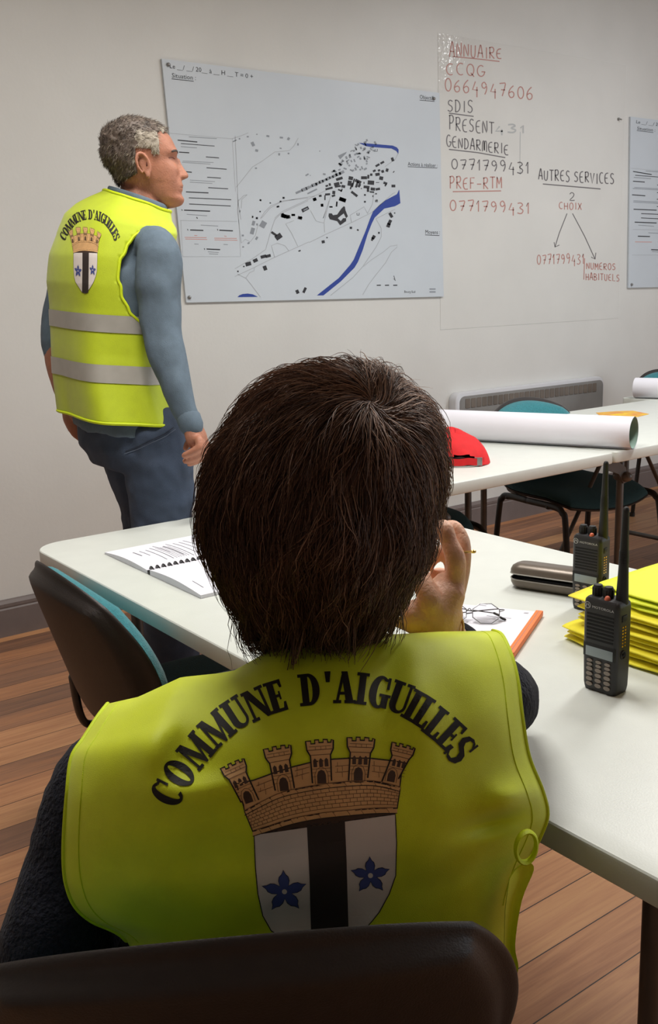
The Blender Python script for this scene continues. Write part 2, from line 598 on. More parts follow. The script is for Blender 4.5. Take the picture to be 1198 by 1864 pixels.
# strokes in a unit box, y up
HAND = {
 'A': [[(0.02, 0), (0.42, 1), (0.62, 0.95), (0.9, 0)], [(0.15, 0.4), (0.85, 0.38)]],
 'B': [[(0.1, 0), (0.1, 1)], [(0.1, 1), (0.7, 0.9), (0.72, 0.65), (0.15, 0.52)], [(0.15, 0.52), (0.85, 0.4), (0.8, 0.08), (0.1, 0)]],
 'C': [arc(0.6, 0.5, 0.5, 0.5, 60, 300)],
 'D': [[(0.12, 0), (0.12, 1)], [(0.02, 0.98)] + arc(0.2, 0.5, 0.65, 0.5, 80, -80) + [(0.05, 0.0)]],
 'E': [[(0.85, 1.0), (0.4, 0.95), (0.12, 0.72), (0.1, 0.3), (0.35, 0.02), (0.9, 0.02)], [(0.12, 0.5), (0.7, 0.52)]],
 'F': [[(0.15, 0), (0.15, 1), (0.9, 1)], [(0.15, 0.52), (0.75, 0.52)]],
 'G': [arc(0.55, 0.5, 0.45, 0.5, 55, 345) + [(0.98, 0.42), (0.6, 0.42)]],
 'H': [[(0.1, 0), (0.1, 1)], [(0.85, 0), (0.85, 1)], [(0.1, 0.5), (0.85, 0.5)]],
 'I': [[(0.5, 0), (0.5, 1)]],
 'L': [[(0.15, 1), (0.15, 0.02), (0.85, 0.02)]],
 'M': [[(0.05, 0), (0.1, 1), (0.45, 0.35), (0.85, 1), (0.92, 0)]],
 'm': [[(0.05, 0), (0.12, 0.85), (0.4, 0.95), (0.45, 0.1), (0.5, 0.85), (0.85, 0.95), (0.92, 0)]],
 'N': [[(0.08, 0), (0.12, 0.95), (0.82, 0.05), (0.85, 1)]],
 'O': [arc(0.5, 0.5, 0.42, 0.48, 100, 465, 16)],
 'P': [[(0.15, 0), (0.15, 1)], [(0.0, 0.95), (0.6, 1), (0.85, 0.75), (0.6, 0.48), (0.15, 0.45)]],
 'Q': [arc(0.5, 0.5, 0.42, 0.48, 100, 465, 16), [(0.55, 0.25), (0.95, -0.08)]],
 'R': [[(0.12, 0), (0.12, 1)], [(0.0, 0.95), (0.6, 1), (0.82, 0.78), (0.6, 0.52), (0.12, 0.5), (0.9, 0)]],
 'S': [[(0.85, 0.9), (0.5, 1.0), (0.2, 0.85), (0.25, 0.62), (0.7, 0.45), (0.82, 0.2), (0.5, 0.0), (0.08, 0.08)]],
 'T': [[(0.5, 0), (0.5, 1)], [(0.02, 1), (0.98, 1)]],
 'U': [[(0.1, 1), (0.12, 0.25), (0.4, 0.0), (0.75, 0.15), (0.85, 1)]],
 'V': [[(0.05, 1), (0.45, 0), (0.9, 1)]],
 'X': [[(0.05, 0), (0.9, 1)], [(0.1, 1), (0.88, 0)]],
 '-': [[(0.1, 0.45), (0.9, 0.45)]],
 '0': [arc(0.5, 0.5, 0.4, 0.48, 100, 465, 16)],
 '1': [[(0.15, 0.65), (0.55, 1), (0.55, 0)]],
 '2': [[(0.1, 0.8), (0.4, 1), (0.8, 0.85), (0.7, 0.5), (0.1, 0.02), (0.95, 0.02)]],
 '3': [[(0.1, 0.95), (0.55, 1), (0.8, 0.8), (0.4, 0.55), (0.85, 0.3), (0.6, 0.0), (0.05, 0.05)]],
 '4': [[(0.5, 0.95), (0.12, 0.3), (0.85, 0.3)], [(0.72, 0.55), (0.72, -0.25)]],
 '6': [[(0.75, 1.0), (0.3, 0.7), (0.1, 0.3), (0.35, 0.0), (0.75, 0.1), (0.8, 0.38), (0.5, 0.5), (0.15, 0.35)]],
 '7': [[(0.08, 0.95), (0.5, 1), (0.9, 0.95), (0.45, 0.0)], [(0.3, 0.48), (0.85, 0.5)]],
 '9': [[(0.78, 0.75), (0.5, 1), (0.18, 0.85), (0.2, 0.6), (0.5, 0.5), (0.78, 0.7), (0.78, 0.35), (0.55, 0.0)]],
 'c': [arc(0.6, 0.5, 0.5, 0.5, 60, 300)],
}
def hand_write(mb, s, x0, y0, x1, y1, h0, h1, fn, w, mi):
    """s from baseline (x0, y0) to (x1, y1); letter height h0 growing to h1 (photo frame, y down)"""
    adv = [0.62 if c in 'I1' else (0.55 if c == ' ' else 1.0) for c in s]
    tot = sum(adv)
    a = 0.0
    rnd = random.Random(hash(s) % 1000 if False else sum(map(ord, s)))
    for c, ad in zip(s, adv):
        if c != ' ':
            t0 = a / tot
            cw = (x1 - x0) * ad / tot * 0.80
            bx, by = x0 + (x1 - x0) * t0, y0 + (y1 - y0) * t0 + rnd.uniform(-1.0, 1.0)
            h = (h0 + (h1 - h0) * t0) * rnd.uniform(0.92, 1.06)
            sl = (y1 - y0) / (x1 - x0)
            for st in HAND[c]:
                pts = [(bx + px * cw, by - py * h + sl * px * cw) for px, py in st]
                if len(pts) > 3:
                    pts = [(q.x, q.y) for q in catmull([(p[0], p[1], 0) for p in pts], 3)]
                mb.line(pts, w, fn, mi)
        a += ad

def film_mat():
    M = mat('clear_glossy_film_on_wall', srgb(214, 213, 209), 0.10, var=0.03, scale=3, spec=0.3)
    nt = M.node_tree
    N, L = nt.nodes, nt.links
    b = N['Principled BSDF']
    tc = N.new('ShaderNodeTexCoord')
    # air bubbles under the film: crumpled near its top corner
    vm = N.new('ShaderNodeVectorMath'); vm.operation = 'DISTANCE'
    L.new(tc.outputs['Object'], vm.inputs[0])
    p = on_y(800, 92, WALL_Y)
    vm.inputs[1].default_value = (p.x, WALL_Y, p.z)
    mr = N.new('ShaderNodeMapRange')
    mr.inputs['From Min'].default_value = 0.05
    mr.inputs['From Max'].default_value = 0.26
    mr.inputs['To Min'].default_value = 0.55
    mr.inputs['To Max'].default_value = 0.02
    L.new(vm.outputs['Value'], mr.inputs['Value'])
    nz = N.new('ShaderNodeTexNoise')
    nz.inputs['Scale'].default_value = 42
    nz.inputs['Detail'].default_value = 1.5
    L.new(tc.outputs['Object'], nz.inputs['Vector'])
    bp = N.new('ShaderNodeBump')
    bp.inputs['Distance'].default_value = 0.010
    L.new(mr.outputs[0], bp.inputs['Strength'])
    L.new(nz.outputs['Fac'], bp.inputs['Height'])
    L.new(bp.outputs['Normal'], b.inputs['Normal'])
    return M
fb = MB()
fp = [(806, 55), (1132, 98), (1132, 560), (800, 610), (800, 100)]
fn = wall_fn(0.0004)
x0, x1 = on_y(799, 300, WALL_Y).x, on_y(1134, 300, WALL_Y).x
z0, z1 = on_y(960, 590, WALL_Y).z, on_y(800, 60, WALL_Y).z
fb.box((x0, WALL_Y - 0.0012, z0), (x1, WALL_Y - 0.0006, z1))
film = fb.build('whiteboard_film', film_mat(), smooth=False)
tag(film, 'clear glossy writing film stuck on the wall with handwritten phone list', 'writing film')
MARK_K = mat('dark_grey_marker', srgb(112, 108, 110), 0.5)
MARK_R = mat('red_brown_marker', srgb(182, 132, 124), 0.5)
MARK_S = mat('wiped_marker_smudge', srgb(176, 178, 178), 0.6)
fw = wall_fn(0.0016)
hb = MB()
K, RD = 0, 1
W = 2.0
hand_write(hb, 'ANNUAIRE', 817.7, 102.8, 916, 108, 27, 17, fw, W, RD)
hb.line([(823.6, 103), (866, 107), (909, 112)], W, fw, RD)
hand_write(hb, 'CCQG', 811, 136, 886, 139.5, 21, 20, fw, W, RD)
hand_write(hb, '0664947606', 809, 165, 974, 182, 23, 24, fw, W, RD)
hand_write(hb, 'SDIS', 814, 202, 864, 206, 21, 23, fw, W, K)
hb.line([(817, 206), (862, 212)], W, fw, K)
hand_write(hb, 'PRESENT', 817, 236, 902, 245, 25, 21, fw, W, K)
hand_write(hb, 'GENDARmERIE', 812, 266, 928, 282, 20, 18, fw, W, K)
hb.line([(817, 272), (870, 278), (919.6, 287)], W, fw, K)
hand_write(hb, '0771799431', 821, 307, 966, 316, 18, 22, fw, W, K)
hand_write(hb, 'PREF-RTM', 818, 344, 916, 343, 22, 20, fw, W, RD)
hb.line([(824, 349), (912, 347.5)], W, fw, RD)
hand_write(hb, '0771799431', 818, 383, 967, 389, 19, 21, fw, W, RD)
hand_write(hb, 'AUTRES SERVICES', 980, 327, 1120, 336, 19, 19, fw, W, K)
hb.line([(988, 335), (1093, 344)], W, fw, K)
hand_write(hb, '2', 1036, 365, 1049, 365, 15, 15, fw, 1.6, K)
hand_write(hb, 'CHOIX', 1017, 381, 1061, 381, 12, 12, fw, 1.6, RD)
hb.line([(1032, 388.6), (1018, 424), (1010, 449.7)], 1.6, fw, K)
hb.line([(1008.5, 441), (1010, 449.7), (1018, 446)], 1.6, fw, K)
hb.line([(1042, 388.6), (1064, 430), (1083, 471.7)], 1.6, fw, K)
hb.line([(1076, 468), (1083, 471.7), (1084.5, 460)], 1.6, fw, K)
hand_write(hb, '0771799431', 977, 481, 1065, 480, 17, 19, fw, 1.6, RD)
hb.line([(1064, 470), (1062.6, 509)], 1.6, fw, RD)
hand_write(hb, 'NUMEROS', 1067, 490, 1122, 491, 12, 12, fw, 1.6, RD)
hand_write(hb, 'HABITUELS', 1066, 510, 1129, 512, 12, 12, fw, 1.6, RD)
hand_write(hb, '431', 900, 242, 960, 242, 14, 14, fw, 3.0, 2)
hb.line([(947, 240), (946, 300), (947, 318)], 1.2, fw, 2)
hw = hb.build('handwriting', [MARK_K, MARK_R, MARK_S], film, smooth=False)

# ------------------------------------------------------------------ map posters
POSTER_M = mat('pale_blue_grey_poster_board', srgb(196, 203, 210), 0.35, var=0.015, scale=6)
def rr(mb, cx, cy, w, h, ang, fn, mi):
    c, s = math.cos(math.radians(ang)), math.sin(math.radians(ang))
    mb.flat([(cx + a * w / 2 * c - q * h / 2 * s, cy + a * w / 2 * s + q * h / 2 * c) for a, q in ((-1, -1), (1, -1), (1, 1), (-1, 1))], fn, mi)
def screw(o, fn3, x, y, rad):
    b = MB()
    p = fn3(x, y)
    b.tube([p + Vector((0, 0.001, 0)), p + Vector((0, -0.004, 0))], rad, 14, 0)
    b.tube([p + Vector((0, -0.004, 0)), p + Vector((0, -0.0075, 0))], rad * 0.45, 10, 1)
    b.build('fixing_screw', [STEEL, FRAME_M], o)

def make_poster(label, corners, map_ok=True, clip_x=None):
    """corners tl, tr, br, bl in the photo frame; drawing given in the frame of the large poster"""
    tl, tr, br, bl = [on_y(*c, WALL_Y) for c in corners]
    base = Vector(((tl.x + br.x) / 2, WALL_Y, bl.z))
    t = thing('map_poster', label, 'poster', base)
    TH = 0.012
    b = MB()
    P = [tl, tr, br, bl]
    b.add([Vector((p.x, WALL_Y - TH, p.z)) for p in P] + [Vector((p.x, WALL_Y - 0.001, p.z)) for p in P],
          [(0, 3, 2, 1), (0, 1, 5, 4), (1, 2, 6, 5), (2, 3, 7, 6), (3, 0, 4, 7)])
    b.build('board', POSTER_M, t, smooth=False)
    return t, P, TH
# the large poster: drawing straight in photo frame
t, P, TH = make_poster('large white map poster of a village hung behind the standing man', [(292, 108), (797, 170), (805, 540), (337, 551)])
fn = wall_fn(TH + 0.0006)
fn2 = wall_fn(TH + 0.0010)
d = MB()
KK, GG, FF, BB, RR_ = 0, 1, 2, 3, 4
def c6(pts, ox, oy, s):
    return [(ox + x / s, oy + y / s) for x, y in pts]
lower = c6([(755,25),(735,65),(640,115),(590,155),(535,210),(510,270),(470,380),(420,500),(375,610),(345,655),(250,765),(130,860),(65,912),(120,912),(265,795),(380,680),(410,630),(450,530),(490,400),(525,310),(550,260),(630,185),(720,165),(765,140)], 560, 340, 4.608)
d.flat(lower, fn, BB)
d.flat(c6([(415,602),(500,608),(700,625),(735,640),(750,660),(748,695),(730,670),(690,650),(520,637),(475,630)], 560, 130, 4.608), fn, BB)
d.flat(c6([(640,860),(655,846),(680,836),(720,832),(760,838),(800,858)], 280, 340, 4.279), fn, BB)
roads = [
 (c6([(28,380),(60,340),(140,240),(200,205),(290,140),(390,130),(420,100),(450,45)], 420, 240, 3.744)),
 (c6([(0,50),(60,30),(110,10)], 420, 240, 3.744)),
 (c6([(20,30),(30,240),(40,480),(60,600)], 420, 240, 3.744)),
 (c6([(200,590),(260,520),(330,480),(460,455),(560,440),(640,400)], 420, 240, 3.744)),
 (c6([(290,590),(340,545),(480,480),(560,440)], 420, 240, 3.744)),
 (c6([(620,640),(760,560),(860,490),(900,350),(930,260),(980,210),(1190,110)], 280, 340, 4.279)),
 (c6([(620,700),(770,630),(930,550),(1110,470),(1198,430)], 280, 340, 4.279)),
 (c6([(0,470),(140,400),(360,300),(520,220),(700,60),(720,50)], 560, 340, 4.608)),
 (c6([(820,250),(850,200),(900,150),(1000,110),(1190,90)], 280, 340, 4.279)),
 (c6([(1110,465),(1060,360),(1015,290),(1080,265)], 280, 340, 4.279)),
 (c6([(930,550),(905,460),(950,440),(1010,460),(1040,500)], 280, 340, 4.279)),
 (c6([(640,680),(710,715),(760,780),(820,860)], 280, 340, 4.279)),
 (c6([(705,712),(735,670),(770,655),(772,635)], 280, 340, 4.279)),
 (c6([(650,100),(640,180),(670,440),(700,410),(740,430),(780,380),(800,300)], 280, 340, 4.279)),
 (c6([(670,170),(675,100),(715,65),(690,70),(650,110)], 280, 340, 4.279)),
 (c6([(180,912),(370,760),(450,670),(560,510),(605,420),(605,350),(560,270),(720,190)], 560, 340, 4.608)),
 (c6([(455,670),(520,615),(620,550),(680,500),(740,490),(735,510),(690,550),(640,640),(560,740),(500,820),(450,905)], 560, 340, 4.608)),
 (c6([(130,385),(125,300),(150,200),(180,80)], 560, 340, 4.608)),
 (c6([(10,200),(60,290),(120,305)], 560, 340, 4.608)),
 (c6([(355,300),(345,240),(460,170),(490,225)], 560, 340, 4.608)),
 (c6([(490,225),(530,150),(545,60)], 560, 340, 4.608)),
 (c6([(640,540),(620,590),(660,470)], 420, 240, 3.744)),
 (c6([(1040,240),(1110,190),(1130,150)], 420, 240, 3.744)),
]
for r in roads:
    d.line(r, 0.9, fn, FF)
for (x, y, w, h, a) in [(505,15,70,1,0)]:
    pass
# dark village blocks (crop frame)
B6 = [(1022,212,28,14,-30),(990,230,30,14,-30),(968,268,20,14,-25),(1000,265,16,14,-25),(1025,272,18,18,-20),(1055,263,18,22,15),(990,292,30,20,-10),(1015,318,26,24,10),
 (947,294,16,16,0),(927,308,14,26,5),(898,315,40,20,0),(945,348,44,28,5),(990,347,24,4,0),(1043,352,26,16,20),(1045,365,10,18,30),(1098,371,26,18,0),(1092,190,18,26,-20),(1100,275,6,14,40),
 (808,318,30,24,10),(800,352,26,34,8),(812,372,44,10,-70),(858,340,44,20,25),(850,360,14,44,20),(866,368,16,24,30),(832,425,52,16,38),(730,322,46,18,-18),(742,350,14,12,0),(645,370,18,12,-15),(665,361,14,18,-20),(660,388,50,14,-15),
 (712,358,36,22,-15),(720,374,40,12,-10),(757,374,26,18,10),(735,400,30,10,20),(692,415,20,22,5),(690,437,24,14,-20),(745,400,8,22,25),(650,428,34,14,-5),(632,450,8,34,0),(600,438,18,14,-10),(563,462,22,20,-20),(613,502,16,20,-10),
 (915,378,40,18,5),(958,392,30,20,5),(992,392,30,16,-10),(925,398,16,26,0),(952,412,30,10,5),(980,424,12,8,0),(904,432,12,12,0),(904,478,12,12,0),(752,464,48,26,20),(712,494,10,34,5),(673,514,22,8,0),(958,440,6,12,0),(898,350,6,14,0),(880,388,6,6,0),
 (362,577,52,24,10),(345,570,20,26,-20),(416,568,24,12,0),(462,588,30,20,15),(983,470,8,14,20),(825,350,10,60,15)]
for q in B6:
    rr(d, 420 + q[0] / 3.744, 240 + q[1] / 3.744, q[2] / 3.744, q[3] / 3.744, q[4], fn, KK)
d.flat(c6([(470,530),(515,508),(525,528),(480,552)], 420, 240, 3.744), fn, KK)
d.flat(c6([(484,533),(512,519),(516,527),(488,541)], 420, 240, 3.744), fn2, GG)
B5 = [(1000,228,40,30,25),(1035,238,34,24,-10),(1075,221,28,16,0),(1130,243,26,18,-20),(925,368,50,18,35),(960,390,52,40,-35),(725,602,44,30,-15),(780,575,36,26,-25),(843,545,44,24,-15),(880,540,40,22,-15),(690,622,12,10,0),(644,660,12,12,0),(855,634,28,36,-20),(1124,500,18,10,-20),(1107,818,24,30,-25),(1163,806,20,44,25)]
for q in B5:
    rr(d, 280 + q[0] / 4.279, 340 + q[1] / 4.279, q[2] / 4.279, q[3] / 4.279, q[4], fn, KK)
d.flat(c6([(165,225),(190,225),(200,240),(235,235),(270,185),(290,165),(300,170),(305,200),(325,250),(310,265),(290,225),(240,265),(265,290),(285,265),(310,260),(310,290),(260,325),(235,290),(175,275),(162,250)], 560, 340, 4.608), fn, KK)
for q in [(685,240,24,44,-30),(717,222,10,10,0),(675,300,26,44,25),(665,325,30,34,20),(540,425,26,34,30),(530,440,16,30,20),(585,388,14,16,0),(350,346,20,18,0),(408,364,16,12,20),(118,463,26,24,-10),(150,428,12,10,0),(45,108,26,26,-20),(108,156,22,22,0),(183,170,26,10,0),(232,148,8,40,5),(280,110,52,30,18)]:
    rr(d, 560 + q[0] / 4.608, 340 + q[1] / 4.608, q[2] / 4.608, q[3] / 4.608, q[4], fn, KK)
# pale grey village blocks
rg = random.Random(4)
for (x, y, w, h, a) in [(18,64,28,8,-25),(50,50,10,10,0),(106,36,14,10,0),(168,20,10,6,0),(243,32,20,12,10),(335,42,22,12,5),(384,50,16,18,30),(141,86,20,30,-25),(167,130,20,16,15),(330,115,14,8,15),(448,88,10,16,0),(320,156,12,16,0),(384,150,12,10,0),(162,250,14,10,0),(596,134,7,7,0),(510,295,24,10,-30),(532,299,6,6,0),(627,291,18,12,10),(193,468,12,10,20),(350,452,12,10,0),(330,475,10,8,0),(312,512,16,10,0),(260,487,10,6,0),(190,545,10,6,0),(140,580,10,12,0),(168,590,14,10,0)]:
    rr(d, 420 + x / 3.744, 240 + y / 3.744, w / 3.744, h / 3.744, a, fn, GG)
for k in range(14):
    u = k / 13
    x, y = 445 + u * 300, 415 - u * 135
    rr(d, 420 + x / 3.744, 240 + y / 3.744, rg.uniform(22, 40) / 3.744, rg.uniform(14, 24) / 3.744, -24 + rg.uniform(-8, 8), fn, GG)
rr(d, 420 + 545 / 3.744, 240 + 408 / 3.744, 72 / 3.744, 10 / 3.744, -26, fn, GG)
for k in range(62):
    u, v = rg.random(), rg.random()
    x = 740 + 250 * u - 60 * v
    y = 245 - 150 * math.sin(min(1, u * 1.25) * PI * 0.62) * (1 - v) + 60 * (v - 0.5) - 12 * u
    rr(d, 420 + x / 3.744, 240 + y / 3.744, rg.uniform(10, 26) / 3.744, rg.uniform(7, 13) / 3.744, rg.choice((-30, 60, -20, 70, 20)), fn, GG)
d.flat(c6([(720,165),(780,138),(775,150),(750,175),(735,190)], 420, 240, 3.744), fn, GG)
for q in [(765,285,22,36,15),(757,346,30,50,15),(793,295,12,16,0),(840,295,44,50,30),(792,246,16,18,0),(758,238,10,18,0),(660,192,8,18,0),(682,381,16,14,0),(685,470,14,10,0),(727,440,18,12,-30),(790,402,16,26,30),(820,106,14,14,20),(896,128,10,8,0),(955,156,22,14,-20),(1000,88,18,16,0),(975,117,14,10,0),(817,195,10,10,0)]:
    rr(d, 280 + q[0] / 4.279, 340 + q[1] / 4.279, q[2] / 4.279, q[3] / 4.279, q[4], fn, GG)
# legend panel at the poster's left: lines of small print
L3 = lambda x, y: (280 + x / 4.279, 90 + y / 4.279)
L5 = lambda x, y: (280 + x / 4.279, 340 + y / 4.279)
for (fnc, xa, ya, xb, yb, w, mi) in [
 (L3,262,684,480,698,1.0,1),(L3,175,710,328,724,1.8,0),(L3,200,736,462,756,1.2,0),(L3,200,760,325,770,1.2,1),(L3,185,803,265,808,1.8,0),(L3,395,840,497,848,1.4,0),
 (L3,215,872,455,884,0.9,1),(L3,210,882,430,896,0.9,1),(L3,400,924,556,936,1.4,0),(L3,230,954,285,960,1.8,0),(L3,405,998,512,1005,1.4,0),(L3,270,1020,465,1032,0.9,1),(L3,270,1036,445,1046,0.9,1),(L3,413,1079,568,1088,1.4,0),
 (L5,240,42,415,50,1.8,0),(L5,262,88,592,103,1.4,0),(L5,265,136,588,152,1.4,0),(L5,225,184,428,192,2.0,0),(L5,245,216,405,228,1.0,1),(L5,355,300,490,308,1.0,1),(L5,272,338,375,342,2.0,0),(L5,500,340,605,345,2.0,0),
 (L5,230,395,400,398,1.0,4),(L5,235,408,405,412,1.0,4),(L5,460,402,635,404,1.0,4),(L5,462,415,640,418,1.0,4),(L5,305,380,328,382,1,4),(L5,538,385,556,388,1,4),(L5,305,447,338,449,1,1),(L5,532,450,566,452,1,1),(L5,400,486,506,491,2.0,0),(L5,410,507,495,513,1.0,1),(L5,420,523,490,526,1.0,1),
 (L5,322,238,330,250,1.5,0),(L5,252,330,256,342,1.2,0),(L5,484,330,488,342,1.2,0),(L5,382,480,386,492,1.2,0),(L5,206,178,212,188,1.2,0)]:
    d.line([fnc(xa, ya), fnc(xb, yb)], w, fn, mi)
for pl in ([L3(110, 655), L3(600, 700), L3(625, 1110)], [L5(195, 264), L5(640, 272)], [L5(215, 545), L5(665, 545), L5(640, 60)], [L5(200, 264), L5(215, 545)]):
    d.line(pl, 0.6, fn, 2)
# titles
put_text(d, 'Le __/ __/ 20__ à __ H __ T = 0 +', fn, 306, 125, 152, 8.5, 0, 0.128)
put_text(d, 'Situation :', fn, 310, 142, 44, 8.5, 0, 0.11)
d.line([(310, 144.5), (350, 149)], 1.2, fn, 0)
put_text(d, 'Objectifs', fn, 761, 180.5, 27, 7.5, 0, 0.10)
d.line([(761, 183), (788, 185.5)], 1.0, fn, 0)
put_text(d, 'Actions à réaliser :', fn, 739.5, 302, 54, 7.0, 0, 0.06)
d.line([(739.5, 304), (793, 306.5)], 1.0, fn, 0)
put_text(d, 'Moyens :', fn, 771, 426, 27, 7.5, 0, 0.02)
d.line([(771, 428), (797, 429)], 1.0, fn, 0)
put_text(d, 'Bourg Sud', fn, 733, 533, 20, 4.2, 0, 0.01)
for y in (526.3, 531.5):
    d.line([(779, y), (790, y)], 2.4, fn, 1)
for xa in (683, 698, 713):
    d.line([(xa, 519.5), (xa + 7.5, 519.3)], 1.8, fn, 0)
d.line([(714, 502), (716, 508), (713, 508)], 1.0, fn, 0)
d.line([(715, 508), (717, 511)], 1.0, fn, 0)
for (x, y) in ((649, 390), (682, 274), (682.5, 366)):
    d.line([(x - 2, y - 2), (x - 2, y + 2), (x + 2, y + 2), (x + 2, y - 2)], 1.0, fn, 0)
d.build('printed_map', [INK, GREYINK, FAINT, BLUEINK, REDINK], t, smooth=False)
for (x, y) in ((303.5, 119), (342, 541.5), (786.5, 180.5)):
    screw(t, wall_fn(TH), x, y, 0.008)

# the second poster, cut by the frame edge: the same print, larger place on the wall
t2, P2, TH = make_poster('white map poster hung beyond the handwriting, cut off by the edge of the view', [(1145, 213), (1520, 259), (1512, 517), (1141, 524)])
tl2, tr2, br2, bl2 = P2
tlA, trA, brA, blA = P
ox, oz = tl2.x - tlA.x, tl2.z - tlA.z
def fn_b(x, y):
    p = on_y(x, y, WALL_Y)
    return Vector((tl2.x + (p.x - tlA.x) * (tr2.x - tl2.x) / (trA.x - tlA.x), WALL_Y - TH - 0.0006, tl2.z + (p.z - tlA.z) * (bl2.z - tl2.z) / (blA.z - tlA.z)))
d2 = MB()
for (fnc, xa, ya, xb, yb, w, mi) in [
 (L3,262,684,480,698,1.4,1),(L3,135,690,328,724,2.2,0),(L3,160,732,462,756,1.6,0),(L3,150,756,325,770,1.6,1),(L3,145,799,265,808,2.2,0),(L3,395,840,497,848,1.8,0),
 (L3,165,868,455,884,1.4,1),(L3,150,880,430,896,1.4,1),(L3,400,924,556,936,1.8,0),(L3,150,950,285,960,2.2,0),(L3,405,998,512,1005,1.8,0),(L3,170,1016,465,1032,1.4,1),(L3,170,1030,445,1046,1.4,1),(L3,413,1079,568,1088,1.8,0),
 (L5,180,40,415,50,2.2,0),(L5,262,88,592,103,1.8,0),(L5,265,136,588,152,1.8,0),(L5,205,183,428,192,2.4,0),(L5,245,216,405,228,1.4,1),(L5,355,300,490,308,1.4,1),(L5,252,338,375,342,2.4,0),(L5,500,340,605,345,2.4,0),
 (L5,230,400,400,403,1.4,4),(L5,460,402,635,404,1.4,4),(L5,400,486,506,491,2.4,0),(L5,410,507,495,513,1.4,1)]:
    d2.line([fnc(xa, ya), fnc(xb, yb)], w, fn_b, mi)
put_text(d2, 'Le __/ __/ 20__ à __ H __ T = 0 +', fn_b, 306, 125, 152, 8.5, 0, 0.128)
put_text(d2, 'Situation :', fn_b, 310, 142, 44, 8.5, 0, 0.11)
d2.line([(310, 144.5), (350, 149)], 1.2, fn_b, 0)
d2.flat(lower, fn_b, BB)
d2.flat(c6([(0,430),(70,415),(70,465),(0,475)], 438, 340, 4.279), fn_b, BB)
for q in B6 + []:
    rr(d2, 420 + q[0] / 3.744, 240 + q[1] / 3.744, q[2] / 3.744, q[3] / 3.744, q[4], fn_b, KK)
for q in B5:
    rr(d2, 280 + q[0] / 4.279, 340 + q[1] / 4.279, q[2] / 4.279, q[3] / 4.279, q[4], fn_b, KK)
for pl in ([L3(110, 655), L3(600, 700), L3(625, 1110)], [L5(195, 264), L5(640, 272)], [L5(215, 545), L5(665, 545), L5(640, 60)]):
    d2.line(pl, 0.8, fn_b, 2)
d2.build('printed_map', [INK, GREYINK, FAINT, BLUEINK, REDINK], t2, smooth=False)
screw(t2, wall_fn(TH), 1146.5, 518, 0.008)
# a lone fixing left in the wall
p = on_y(1125, 217, WALL_Y)
b = MB()
b.tube([(p.x, WALL_Y, p.z), (p.x, WALL_Y - 0.006, p.z)], 0.008, 12)
b.tube([(p.x, WALL_Y - 0.006, p.z), (p.x + 0.008, WALL_Y - 0.02, p.z - 0.004)], 0.004, 10)
tag(b.build('wall_hook', STEEL), 'small grey hook in the wall left of the cut-off poster', 'hook')

# ------------------------------------------------------------------ radiator on the wall
rl, rt = on_y(828, 716, WALL_Y - 0.05), on_y(1099, 686, WALL_Y - 0.05)
rx0, rx1, rz1 = rl.x, rt.x, rt.z + 0.005
rz0 = rz1 - 0.46
t = thing('panel_radiator', 'flat electric panel radiator with white rim and grey front on the wall', 'radiator', ((rx0 + rx1) / 2, WALL_Y, rz0))
fnr = lambda x, z, h: Vector((x, WALL_Y - h, z))
b = MB()
b.prism(rrect(rx0, rz0, rx1, rz1, 0.045), 0.0, 0.055, 0, fnr, 0.008)
b.build('case', mat('white_radiator_enamel', srgb(205, 206, 210), 0.35), t)
RAD_M = mat('grey_radiator_mesh', srgb(138, 137, 135), 0.6, var=0.12, scale=4, bump=0.8, bscale=500)
b = MB()
b.prism(rrect(rx0 + 0.03, rz0 + 0.03, rx1 - 0.012, rz1 - 0.02, 0.035), 0.054, 0.058, 0, fnr, 0.002)
b.build('front_grille', RAD_M, t)
b = MB()
k = 26
for i in range(k):
    xa = rx0 + 0.07 + (rx1 - rx0 - 0.14) * i / k
    b.prism(rrect(xa, rz1 - 0.085, xa + (rx1 - rx0 - 0.14) / k * 0.82, rz1 - 0.035, 0.004, 2), 0.0575, 0.0605, 0, fnr)
b.build('outlet_slats', mat('brown_grey_slats', srgb(110, 102, 94), 0.6, var=0.2, scale=9), t)

# ================================================================== tables
TZ = 0.74
def table_leg_frame(t, x, y0, y1, dirx, zt, bm_mat=TABLE_G, brk=-1):
    """folding leg frame across the table at x, with a brace running towards dirx"""
    for yy in (y0, y1):
        b = MB()
        b.tube([(x, yy, zt), (x, yy, 0.012)], 0.014, 12)
        b.build('leg', bm_mat, t)
    for zz in (0.10, zt - 0.05):
        b = MB()
        b.tube([(x, y0, zz), (x, y1, zz)], 0.011, 10)
        b.build('crossbar', bm_mat, t)
    if not brk:
        return
    b = MB()
    ym = (y0 + y1) / 2
    b.tube([(x, ym, 0.10), (x + dirx * 0.2, ym, 0.38), (x + dirx * 0.42, ym, zt - 0.012)], [(0.011, 0.006)] * 3, 10)
    b.build('brace', bm_mat, t)
    for yy in (y0, y1):
        b = MB()
        b.prism([(0, 0), (0.02, -0.012), (0.09, -0.03), (0.13, -0.055), (0.15, -0.11), (0.12, -0.115), (0.09, -0.075), (0.02, -0.05)], -0.004, 0.004, 0,
                lambda px, pz, h: Vector((x + dirx * (px - 0.13), yy - 0.02 + h, zt + pz)))
        b.tube([(x, yy - 0.03, zt - 0.09), (x, yy + 0.01, zt - 0.09)], 0.02, 14)
        b.build('fold_bracket', bm_mat, t)

